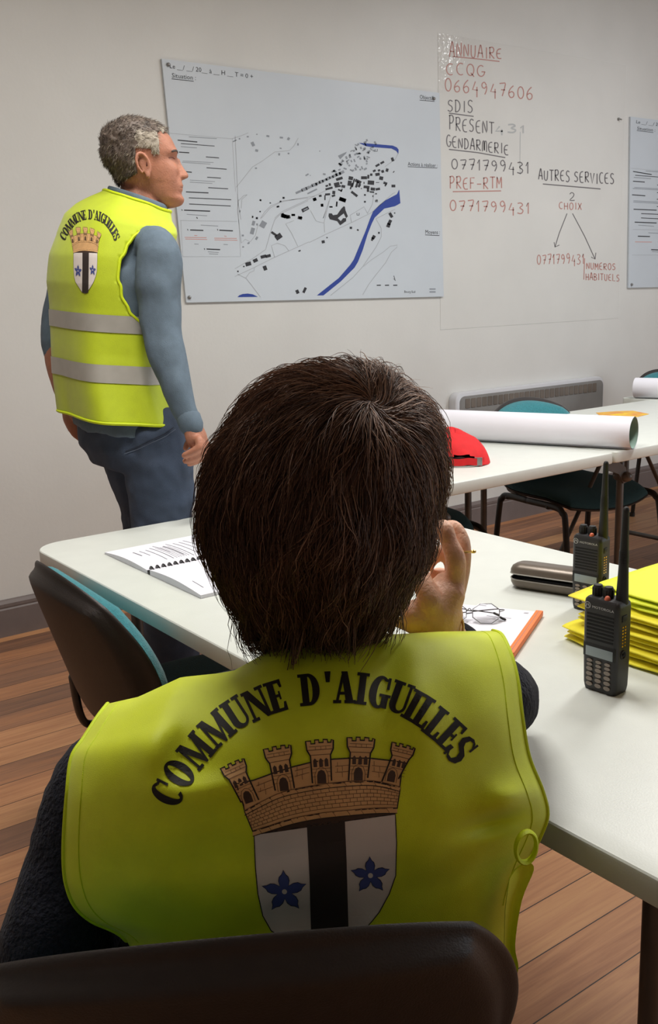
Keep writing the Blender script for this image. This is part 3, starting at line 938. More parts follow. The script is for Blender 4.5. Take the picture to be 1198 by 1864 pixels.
def white_table(label, x0, y0, x1, y1, th, corner, legs_x, group=None, axis='x'):
    t = thing('folding_table', label, 'table', ((x0 + x1) / 2, (y0 + y1) / 2, 0), 0, group)
    b = MB()
    b.prism(rrect(x0, y0, x1, y1, corner, 8), TZ - th, TZ, 0, lambda x, y, h: Vector((x, y, h)), 0.005, 3)
    b.build('tabletop', TABLE_M, t, sharp=0.5)
    for yy in (y0 + 0.09, y1 - 0.09):
        b = MB()
        b.box((x0 + 0.08, yy - 0.012, TZ - th - 0.02), (x1 - 0.08, yy + 0.012, TZ - th), 0, 0.003)
        b.build('rail', TABLE_G, t)
    for lx, dx, ya, yb, br in legs_x:
        table_leg_frame(t, lx, ya, yb, dx, TZ - th, TABLE_G, br)
    return t

white_table('long white table in front of the seated woman with radios and notebooks on it', 0.733, 0.41, 1.605, 2.245, 0.034, 0.075, [])
nt = [o for o in bpy.data.objects if o.name.startswith('folding_table')][0]
for yy, dy in ((0.62, 1), (2.08, -1)):
    for xx in (0.92, 1.47):
        b = MB()
        b.tube([(xx, yy, TZ - 0.034), (xx, yy, 0.012)], 0.014, 12)
        b.build('leg', TABLE_G, nt)
    b = MB()
    b.tube([(0.92, yy, 0.12), (1.47, yy, 0.12)], 0.011, 10)
    b.tube([(1.195, yy, 0.12), (1.195, yy + dy * 0.35, TZ - 0.04)], 0.010, 10)
    b.build('brace', TABLE_G, nt)
BY0, BY1 = 2.085, 2.965
white_table('white folding table under the red cap, left of the joint', 1.72, BY0, 2.745, BY1, 0.040, 0.018, [(2.02, 1, 2.2, 2.9, True), (2.66, -1, 2.72, 2.92, False)])
white_table('white folding table under the yellow leaflet, right of the joint', 2.752, BY0, 4.15, BY1, 0.040, 0.018, [(2.96, 1, 2.22, 2.93, True), (3.95, -1, 2.22, 2.93, True)])
white_table('white folding table carrying the short paper roll at the far end', 4.165, 2.25, 5.4, 3.13, 0.040, 0.018, [(4.5, 1, 2.4, 3.0, True), (5.1, -1, 2.4, 3.0, True)])

# ================================================================== chairs
def squircle(n, hw, hh, k=0.45):
    P = []
    for j in range(n + 1):
        for i in range(n + 1):
            u, v = -1 + 2 * i / n, -1 + 2 * j / n
            # denser near the rim
            u, v = math.sin(u * PI / 2), math.sin(v * PI / 2)
            P.append((u, v, hw * u * math.sqrt(1 - k * v * v), hh * v * math.sqrt(1 - k * u * u)))
    return P
def cushion(mb, fn, hw, hh, tf, tb, n=22, k=0.42, mi=0, pw=8):
    """pad with a front (+h) and a rear (-h) face; tf, tb give the height from (u, v)"""
    P = squircle(n, hw, hh, k)
    for sgn, th in ((1, tf), (-1, tb)):
        vs = []
        for u, v, x, y in P:
            e = max(abs(u), abs(v))
            h = th(u, v) * max(0.0, 1 - e ** pw) ** 0.5
            vs.append(fn(x, y, sgn * h))
        fs = []
        for j in range(n):
            for i in range(n):
                a = j * (n + 1) + i
                q = (a, a + 1, a + n + 2, a + n + 1)
                fs.append(q if sgn > 0 else q[::-1])
        mb.add(vs, fs, mi)

FY = {-1: -0.205, 1: 0.262}
def make_chair(label, pad=0.044, dip=0.012, corner=0.46):
    t = thing('office_chair', label, 'chair', local=True)
    def seat_fn(x, y, h):
        z = 0.445 + h + 0.05 * (x / 0.235) ** 2 * 0.25
        if y > 0.08:
            z -= 0.9 * (y - 0.08) ** 2 + 0.10 * (y - 0.08)
        if y < -0.08:
            z += 0.9 * (y + 0.08) ** 2
        return Vector((x, y, z))
    b = MB()
    cushion(b, seat_fn, 0.238, 0.235, lambda u, v: 0.026, lambda u, v: 0.004, k=0.3)
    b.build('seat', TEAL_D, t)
    b = MB()
    cushion(b, lambda x, y, h: seat_fn(x, y, h) - Vector((0, 0, 0.004)), 0.240, 0.237, lambda u, v: 0.003, lambda u, v: 0.020, k=0.3)
    b.build('seat_shell', SHELL_M, t)
    def back_fn(off):
        def fn(x, z, h):
            # curved round the sitter and leaning back
            y = -0.225 - 0.30 * (z + 0.17) + 0.95 * x * x
            s = 1.9 * x
            nrm = Vector((-s, 1, 0.15)).normalized()
            return Vector((x, y, 0.632 + z)) + nrm * (h + off)
        return fn
    b = MB()
    cushion(b, lambda x, z, h: back_fn(0.0)(x, z - dip * (1 - (x / 0.237) ** 4) * max(0, z) / 0.17, h), 0.237, 0.174, lambda u, v: pad + 0.004 * (1 - u * u) - 0.3 * pad * max(0, v), lambda u, v: 0.003, k=corner)
    b.build('backrest', TEAL_M, t)
    def rear(u, v):
        e = max(abs(u), abs(v))
        s = min(1.0, max(0.0, (0.93 - e) / 0.12))
        return 0.012 + 0.018 * s * s * (3 - 2 * s)
    b = MB()
    cushion(b, back_fn(-0.004), 0.240, 0.178, lambda u, v: 0.003, rear, n=40, k=corner)
    b.build('backrest_shell', SHELL_M, t)
    for sx in (-1, 1):
        for sy in (-1, 1):
            b = MB()
            P = [(sx * 0.255, FY[sy] , 0.0), (sx * 0.242, FY[sy] * 0.84, 0.36), (sx * 0.240, FY[sy] * 0.76, 0.412), (sx * 0.238, FY[sy] * 0.6, 0.428), (sx * 0.238, 0, 0.428)]
            v, f = skin_tube(P, [(0.014, 0.010)] * 5, 12, 5)
            b.add(v, f)
            b.tube([(sx * 0.255, FY[sy], 0.022), (sx * 0.2555, FY[sy], 0.0)], 0.0155, 12, 0, False)
            b.build('leg', FRAME_M, t)
    for yy in (-0.12, 0.12):
        b = MB()
        b.tube([(-0.24, yy, 0.422), (0.24, yy, 0.422)], 0.010, 10)
        b.build('seat_support', FRAME_M, t)
    for sx in (-1, 1):
        b = MB()
        v, f = skin_tube([(sx * 0.13, -0.12, 0.42), (sx * 0.13, -0.22, 0.415), (sx * 0.13, -0.252, 0.44), (sx * 0.13, -0.262, 0.53)], [(0.015, 0.008)] * 4, 12, 6)
        b.add(v, f)
        b.build('back_post', FRAME_M, t)
    return t
CH = make_chair('teal chair with black shell the seated woman leans against', 0.018, 0.026, 0.40)
CP = make_chair('teal chair with black shell pushed under the table corner by the notebook')
A_W = math.radians(25.0)
W_R = Vector((math.cos(A_W), -math.sin(A_W), 0))
W_F = Vector((math.sin(A_W), math.cos(A_W), 0))
B0 = dep(430, 1696, 0.785)
A_C = math.radians(31.0)
cpos = Vector((B0.x, B0.y, 0)) + Vector((math.sin(A_C), math.cos(A_C), 0)) * 0.328
CH.location = cpos
CH.rotation_euler = (0, 0, -A_C)
CHAIR_SCALE = (1.10, 1.0, 0.985)
CP.location = (0.925, 1.72, 0)
CP.rotation_euler = (0, 0, math.radians(-92))
CP.scale = (1.0, 1.0, 1.02)
c_ = copy_thing(CP, 'teal chair beneath the white table with the leaflet, its back before the radiator', (3.255, 2.675, 0), math.radians(173))
c_.scale = (1.1, 1.06, 1.02)
copy_thing(CP, 'dark teal chair tucked beneath the white table with the red cap', (2.31, 2.73, 0), math.radians(172))
copy_thing(CP, 'dark teal chair rising behind the short paper roll', (4.80, 3.10, 0), math.radians(165))
CH.scale = CHAIR_SCALE

# ================================================================== things on the back tables
def paper_roll(name, label, p0, p1, rad, flap, turns=2.6):
    p0, p1 = Vector(p0), Vector(p1)
    ax = (p1 - p0).normalized()
    s = ax.cross(Vector((0, 0, 1))).normalized()      # sideways, towards the viewer
    base = (p0 + p1) / 2
    base.z = TZ
    b = MB()
    prof = []
    for i in range(4):
        k = i / 4
        prof.append((flap * (1 - k), 0.0005 + 0.006 * (1 - k) ** 2))
    n = int(64 * turns)
    for i in range(n + 1):
        a = -PI / 2 - 2 * PI * i / 64
        r = rad - 0.0016 * i / 64
        prof.append((math.cos(a) * r, rad + math.sin(a) * r))
    k = 12
    vs = []
    for j in range(k + 1):
        c = p0.lerp(p1, j / k)
        for x, z in prof:
            vs.append(Vector((c.x, c.y, TZ + 0.0004)) + s * x + Vector((0, 0, z)))
    m_ = len(prof)
    fs = [(j * m_ + i, j * m_ + i + 1, (j + 1) * m_ + i + 1, (j + 1) * m_ + i) for j in range(k) for i in range(m_ - 1)]
    nin = len(prof) - 64
    mi = [1 if (q % (m_ - 1)) > nin else 0 for q in range(len(fs))]
    o = obj(name, b.v + vs, fs, [PAPER, mat('pale_green_map_print', srgb(150, 178, 165), 0.7, var=0.1, scale=20)], None, True, mi, 0)
    return tag(o, label, 'paper roll')
e1, e0 = on_z(1153, 818, TZ), on_z(770, 797, TZ)
paper_roll('paper_roll', 'long white paper roll lying across the joint behind the red cap', e0, e1, 0.058, 0.03)
f0 = on_z(1150, 724, TZ)
paper_roll('paper_roll', 'short white paper roll at the far end before the dark chair', f0 + Vector((0.0, -0.02, 0)), f0 + Vector((0.27, -0.74, 0)), 0.052, 0.012)

# leaflet
lb = MB()
lp = [(1085, 751), (1120, 748.5), (1152, 747.5), (1182, 753.5), (1162, 758.5), (1120, 758), (1094, 758)]
lv = [on_z(x, y, TZ + 0.0012) for x, y in lp]
n = len(lv)
cc = sum(lv, Vector()) / n
lb.add([cc + Vector((0, 0, 0.004))] + lv + [v - Vector((0, 0, 0.0009)) for v in lv],
       [(0, 1 + i, 1 + (i + 1) % n) for i in range(n)] + [(1 + i, 1 + n + i, 1 + n + (i + 1) % n, 1 + (i + 1) % n) for i in range(n)])
tag(lb.build('leaflet', mat('yellow_orange_leaflet_print', srgb(236, 200, 40), 0.5, scale=22, color2=srgb(214, 120, 70)), smooth=False),
    'yellow and orange printed leaflet lying behind the long paper roll', 'leaflet')

# ------------------------------------------------------------------ red cap
cp = on_z(842, 842, TZ)
RED = mat('red_cotton', srgb(214, 18, 26), 0.75, var=0.12, scale=25, bump=0.3, bscale=700)
RED_D = mat('dark_red_lining', srgb(70, 10, 16), 0.8)
capdir = (Vector((0, 0, 0)) - Vector((cp.x, cp.y, 0))).normalized()          # opening towards the viewer
capdir = Matrix.Rotation(math.radians(6), 3, 'Z') @ capdir
cside = Vector((0, 0, 1)).cross(capdir)                                       # to the right seen from the viewer
t = thing('baseball_cap', 'red baseball cap with its adjustable strap towards the viewer', 'cap', (cp.x, cp.y, TZ))
def cap_pt(az, el, off=0.0):
    # az 0 = opening side
    ca, sa = math.cos(az), math.sin(az)
    ce, se = math.cos(el), math.sin(el)
    rx = 0.092 + off
    ry = 0.104 + off
    hz = (0.112 + off) * (0.94 + 0.10 * math.cos(az + 2.2)) 
    e2 = ce ** 0.72
    dent = 1 - 0.07 * math.sin(3 * az + 1) * se * ce
    p = Vector((cp.x, cp.y, TZ)) + cside * (sa * rx * e2 * dent) + capdir * (ca * ry * e2 * dent - 0.025 * se) + Vector((0, 0, hz * se ** 0.9 + 0.001))
    p += cside * (-0.022 * se)
    p.z += 0.004 * noise.noise(p * 28)
    return p
def cap_grid(off, na=72, ne=26):
    vs, fs = [], []
    for j in range(ne + 1):
        for i in range(na):
            vs.append(cap_pt(2 * PI * i / na - PI, (PI / 2) * j / ne * 0.999 + 0.0005, off))
    for j in range(ne):
        for i in range(na):
            az = 2 * PI * (i + 0.5) / na - PI
            el = (PI / 2) * (j + 0.5) / ne
            hole = ((az + 0.05) / 0.62) ** 2 + ((el - 0.10) / 0.27) ** 2 < 1
            if not hole:
                i2 = (i + 1) % na
                fs.append((j * na + i, j * na + i2, (j + 1) * na + i2, (j + 1) * na + i))
    return vs, fs
b = MB()
v, f = cap_grid(0.0)
b.add(v, f, 0)
v, f = cap_grid(-0.003)
b.add(v, [q[::-1] for q in f], 1)
b.build('crown', [RED, RED_D], t)
b = MB()
P = [cap_pt(-0.82 + 1.64 * i / 20, 0.13, 0.001) for i in range(21)]
vs = []
for p in P:
    for hz in (-0.010, 0.013):
        vs += [p + Vector((0, 0, hz)) + capdir * 0.0015, p + Vector((0, 0, hz)) - capdir * 0.0008]
fs = []
for i in range(20):
    a, c = 4 * i, 4 * i + 4
    fs += [(a, c, c + 2, a + 2), (a + 1, a + 3, c + 3, c + 1), (a + 2, c + 2, c + 3, a + 3), (a, a + 1, c + 1, c)]
b.add(vs, fs)
b.build('strap', RED, t)
b = MB()
bp0 = cap_pt(0.50, 0.135, 0.004)
for hz in (-0.011, 0.014):
    b.tube([bp0 + cside * -0.011 + Vector((0, 0, hz)), bp0 + cside * 0.011 + Vector((0, 0, hz))], 0.0016, 8)
b.add([bp0 + cside * a_ + Vector((0, 0, h_)) + capdir * 0.0005 for a_, h_ in ((-0.010, -0.010), (0.010, -0.010), (0.010, 0.013), (-0.010, 0.013))], [(0, 1, 2, 3)])
for sx in (-0.011, 0.011):
    b.tube([bp0 + cside * sx + Vector((0, 0, -0.011)), bp0 + cside * sx + Vector((0, 0, 0.014))], 0.0016, 8)
b.build('buckle', STEEL, t)
b = MB()
vs, fs = [], []
for j in range(9):
    for i in range(17):
        a = PI + (-0.95 + 1.9 * i / 16)
        rr_ = j / 8 * 0.07 * math.cos((i - 8) / 8 * 1.25)
        p = cap_pt(a, 0.04)
        d_ = Vector((p.x - cp.x, p.y - cp.y, 0)).normalized()
        vs.append(p + d_ * rr_ * 0.3 - capdir * rr_ * 0.8 + Vector((0, 0, 0.006 - 0.0 * rr_)))
for j in range(8):
    for i in range(16):
        fs.append((j * 17 + i, j * 17 + i + 1, (j + 1) * 17 + i + 1, (j + 1) * 17 + i))
nv = len(vs)
b.add(vs + [p - Vector((0, 0, 0.003)) for p in vs], fs + [tuple(nv + i for i in q)[::-1] for q in fs])
b.build('brim', RED, t)

# ================================================================== things on the near table
# ------------------------------------------------------------------ comb bound notebook
t = thing('comb_bound_notebook', 'open white comb-bound document by the table corner', 'document', (0.985, 1.815, TZ))
NX0, NX1, NS = 0.838, 1.140, 1.815
def page(b, y0, y1, z0, z1, sag, mi=0, nx=2, ny=16):
    vs, fs = [], []
    for j in range(ny + 1):
        k = j / ny
        for i in range(nx + 1):
            vs.append(Vector((NX0 + (NX1 - NX0) * i / nx, y0 + (y1 - y0) * k, TZ + z0 + (z1 - z0) * k + sag * math.sin(k * PI))))
    for j in range(ny):
        for i in range(nx):
            a = j * (nx + 1) + i
            fs.append((a, a + 1, a + nx + 2, a + nx + 1))
    b.add(vs, fs, mi)
for nm, ya, yb, hgt in (('far_pages', NS + 0.006, 2.042, 0.003), ('near_pages', NS - 0.006, 1.588, 0.006)):
    b = MB()
    for q in range(5):
        z = 0.0012 + hgt * q / 4
        page(b, ya, yb + (0.004 if q % 2 else 0), z + 0.004, z, 0.002 + 0.001 * q, 0)
    sgn = 1 if yb > ya else -1
    # closed edges of the stack
    top = [(ya + (yb - ya) * j / 16, 0.0012 + hgt + 0.004 - 0.004 * j / 16 + (0.006) * math.sin(j / 16 * PI)) for j in range(17)]
    bot = [(y, 0.0004) for y, z in top]
    for X in (NX0, NX1):
        n0 = len(top)
        b.add([Vector((X, y, TZ + z)) for y, z in top] + [Vector((X, y, TZ + z)) for y, z in bot], [(i, i + 1, n0 + i + 1, n0 + i) for i in range(n0 - 1)])
    b.add([Vector((NX0, yb, TZ + 0.0004)), Vector((NX1, yb, TZ + 0.0004)), Vector((NX1, yb, TZ + 0.0012 + hgt)), Vector((NX0, yb, TZ + 0.0012 + hgt))], [(0, 1, 2, 3)])
    b.build(nm, PAPER, t, smooth=False)
b = MB()
def pg_z(y, ya, yb, hgt):
    k = (y - ya) / (yb - ya)
    return TZ + 0.0012 + hgt + 0.004 - 0.004 * k + 0.006 * math.sin(k * PI) + 0.0006
fnp = lambda x, y: Vector((x, y, pg_z(y, NS + 0.006, 2.042, 0.003)))
rp_ = random.Random(3)
for i in range(16):
    x = 0.875 + i * 0.0155
    ya_ = 2.02 - (0.05 if i in (0, 1, 2) else rp_.uniform(0.02, 0.05))
    yb_ = ya_ - (rp_.uniform(0.04, 0.07) if i in (0, 1) or i > 12 else rp_.uniform(0.09, 0.14))
    b.line([(x, ya_), (x, yb_)], 0.0016 if i % 5 else 0.0026, fnp, 0, 0.02)
for q in range(6):
    x = 0.93 + q * 0.006
    b.line([(x, 1.97), (x, 1.86)], 0.0009, fnp, 0, 0.02)
fnq = lambda x, y: Vector((x, y, pg_z(y, NS - 0.006, 1.588, 0.006)))
b.line([(0.862, 1.665), (0.862, 1.62)], 0.0014, fnq, 0, 0.02)
b.build('printed_lines', mat('soft_grey_print', srgb(120, 120, 128), 0.7), t, smooth=False)
b = MB()
for i in range(21):
    x = NX0 + 0.008 + i * 0.0143
    P = []
    for k in range(11):
        a = math.radians(-20 + 220 * k / 10)
        P.append((x, NS + 0.0105 * math.cos(a), TZ + 0.0045 + 0.0085 * math.sin(a)))
    b.tube(P, [(0.0042, 0.0011)] * 11, 8, 0, True, False, up=(1, 0, 0))
b.tube([(NX0 + 0.002, NS, TZ + 0.004), (NX1 - 0.002, NS, TZ + 0.004)], [(0.006, 0.003)] * 2, 8)
b.build('comb_binding', mat('black_comb_plastic', srgb(28, 28, 30), 0.35), t)

# ------------------------------------------------------------------ notepad with orange spine
p_tr = on_z(984, 1123, TZ)
sdir = Vector((on_z(945, 1180, TZ).x - p_tr.x, on_z(945, 1180, TZ).y - p_tr.y, 0)).normalized()
pdir = Vector((0, 0, 1)).cross(sdir) * -1
if pdir.y < 0: pdir = -pdir
p_tr = Vector((p_tr.x, p_tr.y, TZ))
t = thing('notepad', 'white notepad with orange spine under the folded glasses', 'notepad', p_tr + sdir * 0.1 + pdir * 0.07)
b = MB()
def npt(x, y, h):
    return p_tr + sdir * x + pdir * y + Vector((0, 0, h))
b.prism([(0.0, 0.008), (0.0, 0.150), (0.21, 0.150), (0.21, 0.008)], 0.001, 0.009, 0, npt)
b.build('pages', PAPER, t, smooth=False)
b = MB()
b.prism([(-0.003, -0.004), (-0.003, 0.009), (0.213, 0.009), (0.213, -0.004)], 0.0005, 0.0115, 0, npt, 0.002)
b.build('spine', mat('orange_card', srgb(246, 128, 62), 0.55), t)
b = MB()
b.line([(0.0, 0.0022), (0.21, 0.0022)], 0.0008, lambda x, y: npt(x, y, 0.0118), 0)
put = lambda x, y: npt(x, y, 0.0094)
for (xa, ya, xb, yb) in ((0.012, 0.018, 0.012, 0.026), (0.016, 0.018, 0.016, 0.026), (0.05, 0.04, 0.05, 0.075), (0.062, 0.05, 0.062, 0.08), (0.02, 0.09, 0.02, 0.108), (0.027, 0.09, 0.027, 0.105)):
    b.line([(xa, ya), (xb, yb)], 0.0011, put, 0)
b.build('notes', mat('faded_pencil', srgb(130, 130, 140), 0.7), t, smooth=False)

# ------------------------------------------------------------------ glasses
gc = on_z(857, 1136, TZ + 0.010)
gx = Vector((RGT.x, RGT.y, 0)).normalized()
gx = Matrix.Rotation(math.radians(-8), 3, 'Z') @ gx
gy = Vector((0, 0, 1)).cross(gx)
gu = (Vector((0, 0, 1)) * math.cos(math.radians(52)) + gy * math.sin(math.radians(52)))
t = thing('eyeglasses', 'thin metal framed glasses lying folded on the notepad', 'glasses', gc)
WIRE = mat('grey_wire_frame', srgb(120, 120, 122), 0.3, metallic=0.9)
def lens_pts(cx):
    out = []
    for k in range(8):
        a = math.radians(22.5 + 45 * k)
        out.append(gc + gx * (cx + 0.0245 * math.cos(a)) + gu * (0.022 + 0.0215 * math.sin(a)))
    return out
for cx in (-0.030, 0.026):
    b = MB()
    P = lens_pts(cx)
    b.tube(P, 0.0008, 8, 0, False, True)
    b.build('rim', WIRE, t)
    b = MB()
    b.add(P, [tuple(range(8))])
    lo = b.build('lens', mat('clear_lens', (1, 1, 1, 1), 0.02, trans=1.0), t, smooth=False)
b = MB()
b.tube(catmull([gc + gx * -0.0065 + gu * 0.026, gc + gx * -0.002 + gu * 0.032, gc + gx * 0.0025 + gu * 0.026], 5), 0.0008, 8)
b.build('bridge', WIRE, t)
for sgn, (xa, xb) in ((1, (0.050, -0.040)), (-1, (-0.054, 0.040))):
    b = MB()
    z_ = 0.004 if sgn > 0 else 0.008
    h0 = gc + gx * xa + gu * 0.026
    g2 = gc + gx * xb + gy * 0.028 + Vector((0, 0, z_))
    b.tube(catmull([h0, h0 + gy * 0.01 + gx * (0.006 * sgn), gc + gx * (xa * 0.6) + gy * 0.03 + Vector((0, 0, z_ + 0.01)), g2], 5), 0.0011, 8)
    b.build('temple', WIRE, t)
    b = MB()
    b.tube([g2, g2 - gx * (0.018 * sgn) - gy * 0.008 - Vector((0, 0, z_ - 0.002))], 0.0022, 8)
    b.build('temple_tip', FRAME_M, t)

# ------------------------------------------------------------------ glasses case
c0 = on_z(924, 1071, TZ)
c1 = on_z(1050, 1090, TZ)
ex = Vector((c1.x - c0.x, c1.y - c0.y, 0)).normalized()
ey = Vector((0, 0, 1)).cross(ex)
t = thing('glasses_case', 'open taupe glasses case lying behind the far radio', 'case', Vector((c0.x, c0.y, TZ)) + ex * 0.08 + ey * 0.03)
CASE_M = mat('taupe_metallic_case', srgb(112, 102, 92), 0.35, metallic=0.35, var=0.05, scale=40)
CASE_L = mat('light_case_rim', srgb(176, 172, 166), 0.3, metallic=0.6)
CASE_I = mat('dark_case_lining', srgb(34, 30, 30), 0.8)
LEN, WID = 0.165, 0.066
O = Vector((c0.x, c0.y, TZ))
def shell_case(nm, flip, origin, tilt):
    b = MB()
    R = Matrix.Rotation(tilt, 3, ex)
    hinge = origin + ey * WID
    def fn(x, y, h):
        p = ex * x + ey * (y - WID) + Vector((0, 0, (-h if flip else h)))
        return hinge + R @ p
    out = rrect(0, 0, LEN, WID, 0.020, 7)
    layers = [(0.010, 0.0), (0.003, 0.005), (0.0, 0.012), (0.0, 0.019)]
    rings = []
    for ins, h in layers:
        rings.append([fn(LEN / 2 + (x - LEN / 2) * (1 - 2 * ins / LEN), WID / 2 + (y - WID / 2) * (1 - 2 * ins / WID), h) for x, y in out])
    vs, fs = loft(rings, False)
    n_ = len(out)
    fs.append(tuple(range(n_))[::-1])
    b.add(vs, fs, 0)
    o = b.build(nm, [CASE_M], t, sharp=0.9)
    b = MB()
    P = [fn(x, y, 0.0195) for x, y in out]
    b.tube(P, 0.0013, 6, 0, False, True)
    b.build('rim_strip', CASE_L, o)
    b = MB()
    P = [fn(LEN / 2 + (x - LEN / 2) * 0.985, WID / 2 + (y - WID / 2) * 0.96, 0.0175) for x, y in out]
    Q = [fn(LEN / 2 + (x - LEN / 2) * 0.9, WID / 2 + (y - WID / 2) * 0.8, 0.006) for x, y in out]
    vs, fs = loft([P, Q], False)
    fs.append(tuple(len(P) + i for i in range(len(P))))
    b.add(vs, fs)
    b.build('lining', CASE_I, o)
shell_case('lower_shell', False, O + Vector((0, 0, 0.0005)), 0.0)
shell_case('lid', True, O + Vector((0, 0, 0.043)), math.radians(-7))

# ------------------------------------------------------------------ two-way radios
RADIO = mat('black_radio_plastic', srgb(44, 43, 44), 0.45, var=0.06, scale=60, bump=0.12, bscale=900)
RADIO2 = mat('black_rubber', srgb(26, 26, 26), 0.6)
LCD = mat('grey_lcd', srgb(150, 162, 166), 0.25)
KEYS = mat('pale_key_rubber', srgb(150, 138, 128), 0.55)
WPRINT = mat('white_radio_print', srgb(205, 205, 205), 0.5)
def radio_at(label, px, py, yaw):
    base = on_z(px, py, TZ)
    t = thing('two_way_radio', label, 'radio', (base.x, base.y, TZ), yaw, local=True)
    W_, D_, H_ = 0.057, 0.036, 0.137        # front faces local -Y
    b = MB()
    sec = [(0.0, 0.93), (0.004, 0.97), (0.010, 1.0), (0.05, 1.0), (0.10, 1.0), (0.128, 1.0), (0.1335, 0.97), (H_, 0.86)]
    rings = []
    for z, k in sec:
        g = 1.0 if z > 0.045 else 0.94 + 0.06 * (z / 0.045)
        rings.append([Vector((x * k * g, y * k, z)) for x, y in rrect(-W_ / 2, -D_ / 2, W_ / 2, D_ / 2, 0.007, 5)])
    b.add(*loft(rings))
    b.build('body', RADIO, t, sharp=0.8)
    fr = -D_ / 2 - 0.0004
    F_ = lambda x, y: Vector((x, fr - 0.0006, y))
    b = MB()
    for i in range(8):
        z = 0.113 - i * 0.0052
        b.box((-0.021, fr - 0.0002, z), (0.022, fr + 0.002, z + 0.0024), 0)
    b.build('speaker_slots', mat('black_slot', srgb(10, 10, 10), 0.8), t, smooth=False)
    b = MB()
    b.box((-0.026, fr - 0.001, 0.050), (0.026, fr + 0.004, 0.0715), 0, 0.002)
    dsp = b.build('display_bezel', RADIO2, t)
    b = MB()
    b.box((-0.021, fr - 0.0016, 0.0525), (0.023, fr - 0.0006, 0.0665), 0, 0.0004)
    b.build('screen', LCD, dsp)
    b = MB()
    for r in range(6):
        for c in range(3):
            if r == 0: z = 0.0455
            elif r == 1: z = 0.0395
            else: z = 0.0330 - (r - 2) * 0.0076
            rx, rz = (0.0046, 0.0024) if r < 2 else (0.0052, 0.0031)
            vs = [Vector(((c - 1) * 0.0145 + rx * math.cos(2 * PI * k / 14), fr - 0.0013, z + rz * math.sin(2 * PI * k / 14))) for k in range(14)]
            vb = [v + Vector((0, 0.003, 0)) for v in vs]
            b.add(vs + vb, [tuple(range(14))] + [(k, 14 + k, 14 + (k + 1) % 14, (k + 1) % 14) for k in range(14)])
    b.build('keypad', KEYS, t, smooth=False)
    b = MB()
    Fy = lambda x, y: Vector((x, fr - 0.0007, -y))
    put_text(b, 'MOTOROLA', Fy, -0.0125, -0.1235, 0.035, 0.0036, 0)
    b.line([(0.0045 * math.cos(2 * PI * k / 20) - 0.020, 0.0045 * math.sin(2 * PI * k / 20) + 0.1262) for k in range(20)], 0.0008, F_, 0, None, True)
    b.line([(-0.0225, 0.1240), (-0.0212, 0.1285), (-0.020, 0.1258), (-0.0188, 0.1285), (-0.0175, 0.1240)], 0.0010, F_, 0)
    b.build('maker_print', WPRINT, t, smooth=False)
    for kx in (-0.0165, 0.001):
        b = MB()
        b.tube([(kx, 0.0, H_ - 0.002), (kx, 0.0, H_ + 0.012)], 0.0072, 16, 0, False)
        b.tube([(kx, 0.0, H_ + 0.012), (kx, 0.0, H_ + 0.0155)], [0.0072, 0.0058], 16, 0, False)
        for k in range(12):
            a = 2 * PI * k / 12
            b.box((kx + 0.0068 * math.cos(a) - 0.0008, 0.0068 * math.sin(a) - 0.0008, H_ + 0.001), (kx + 0.0068 * math.cos(a) + 0.0008, 0.0068 * math.sin(a) + 0.0008, H_ + 0.012))
        b.build('knob', RADIO2, t)
    b = MB()
    b.tube([(0.0065, -0.011, H_ - 0.003), (0.0065, -0.011, H_ + 0.0018)], 0.0042, 14)
    b.build('emergency_button', mat('orange_button', srgb(214, 110, 80), 0.5), t)
    b = MB()
    P = [(0.0200, 0.004, H_ - 0.004), (0.0200, 0.004, H_ + 0.006), (0.0205, 0.004, H_ + 0.05), (0.0210, 0.004, H_ + 0.10), (0.0215, 0.004, H_ + 0.128)]
    b.tube(catmull(P, 6), catmull1([0.0088, 0.0085, 0.0068, 0.0052, 0.0046], 6), 16)
    for k in range(9):
        z = H_ + 0.052 + k * 0.0022
        b.tube([(0.0205, 0.004, z), (0.0205, 0.004, z + 0.001)], 0.0071 - k * 0.00006, 16, 0, False)
    b.build('antenna', RADIO2, t)
    b = MB()
    for r in range(7):
        for c in range(2):
            b.box((W_ / 2 - 0.0004, -0.007 + c * 0.006, 0.072 + r * 0.0046), (W_ / 2 + 0.0007, -0.0042 + c * 0.006, 0.0742 + r * 0.0046))
    b.build('accessory_contacts', GOLD, t, smooth=False)
    b = MB()
    P = [(W_ / 2 + 0.0002, -0.003 + 0.0052 * math.cos(2 * PI * k / 20), 0.060 + 0.0058 * math.sin(2 * PI * k / 20)) for k in range(20)]
    b.tube(P, 0.0014, 8, 0, False, True)
    b.tube([(W_ / 2 - 0.001, -0.003, 0.060), (W_ / 2 + 0.001, -0.003, 0.060)], 0.0022, 10)
    b.box((W_ / 2 - 0.002, -0.008, 0.108), (W_ / 2 + 0.0015, 0.004, 0.118), 0, 0.0015)
    b.build('side_button', RADIO2, t)
    b = MB()
    b.box((-0.010, D_ / 2, 0.05), (0.010, D_ / 2 + 0.006, 0.125), 0, 0.003)
    b.build('belt_clip', RADIO2, t)
    return t
yaw_r = math.atan2(-0.07, -0.996) + PI / 2
radio_at('black two-way radio standing nearest in front of the yellow vests', 1102, 1254, yaw_r)
radio_at('black two-way radio standing behind, beside the glasses case', 1074, 1108, yaw_r + math.radians(4))

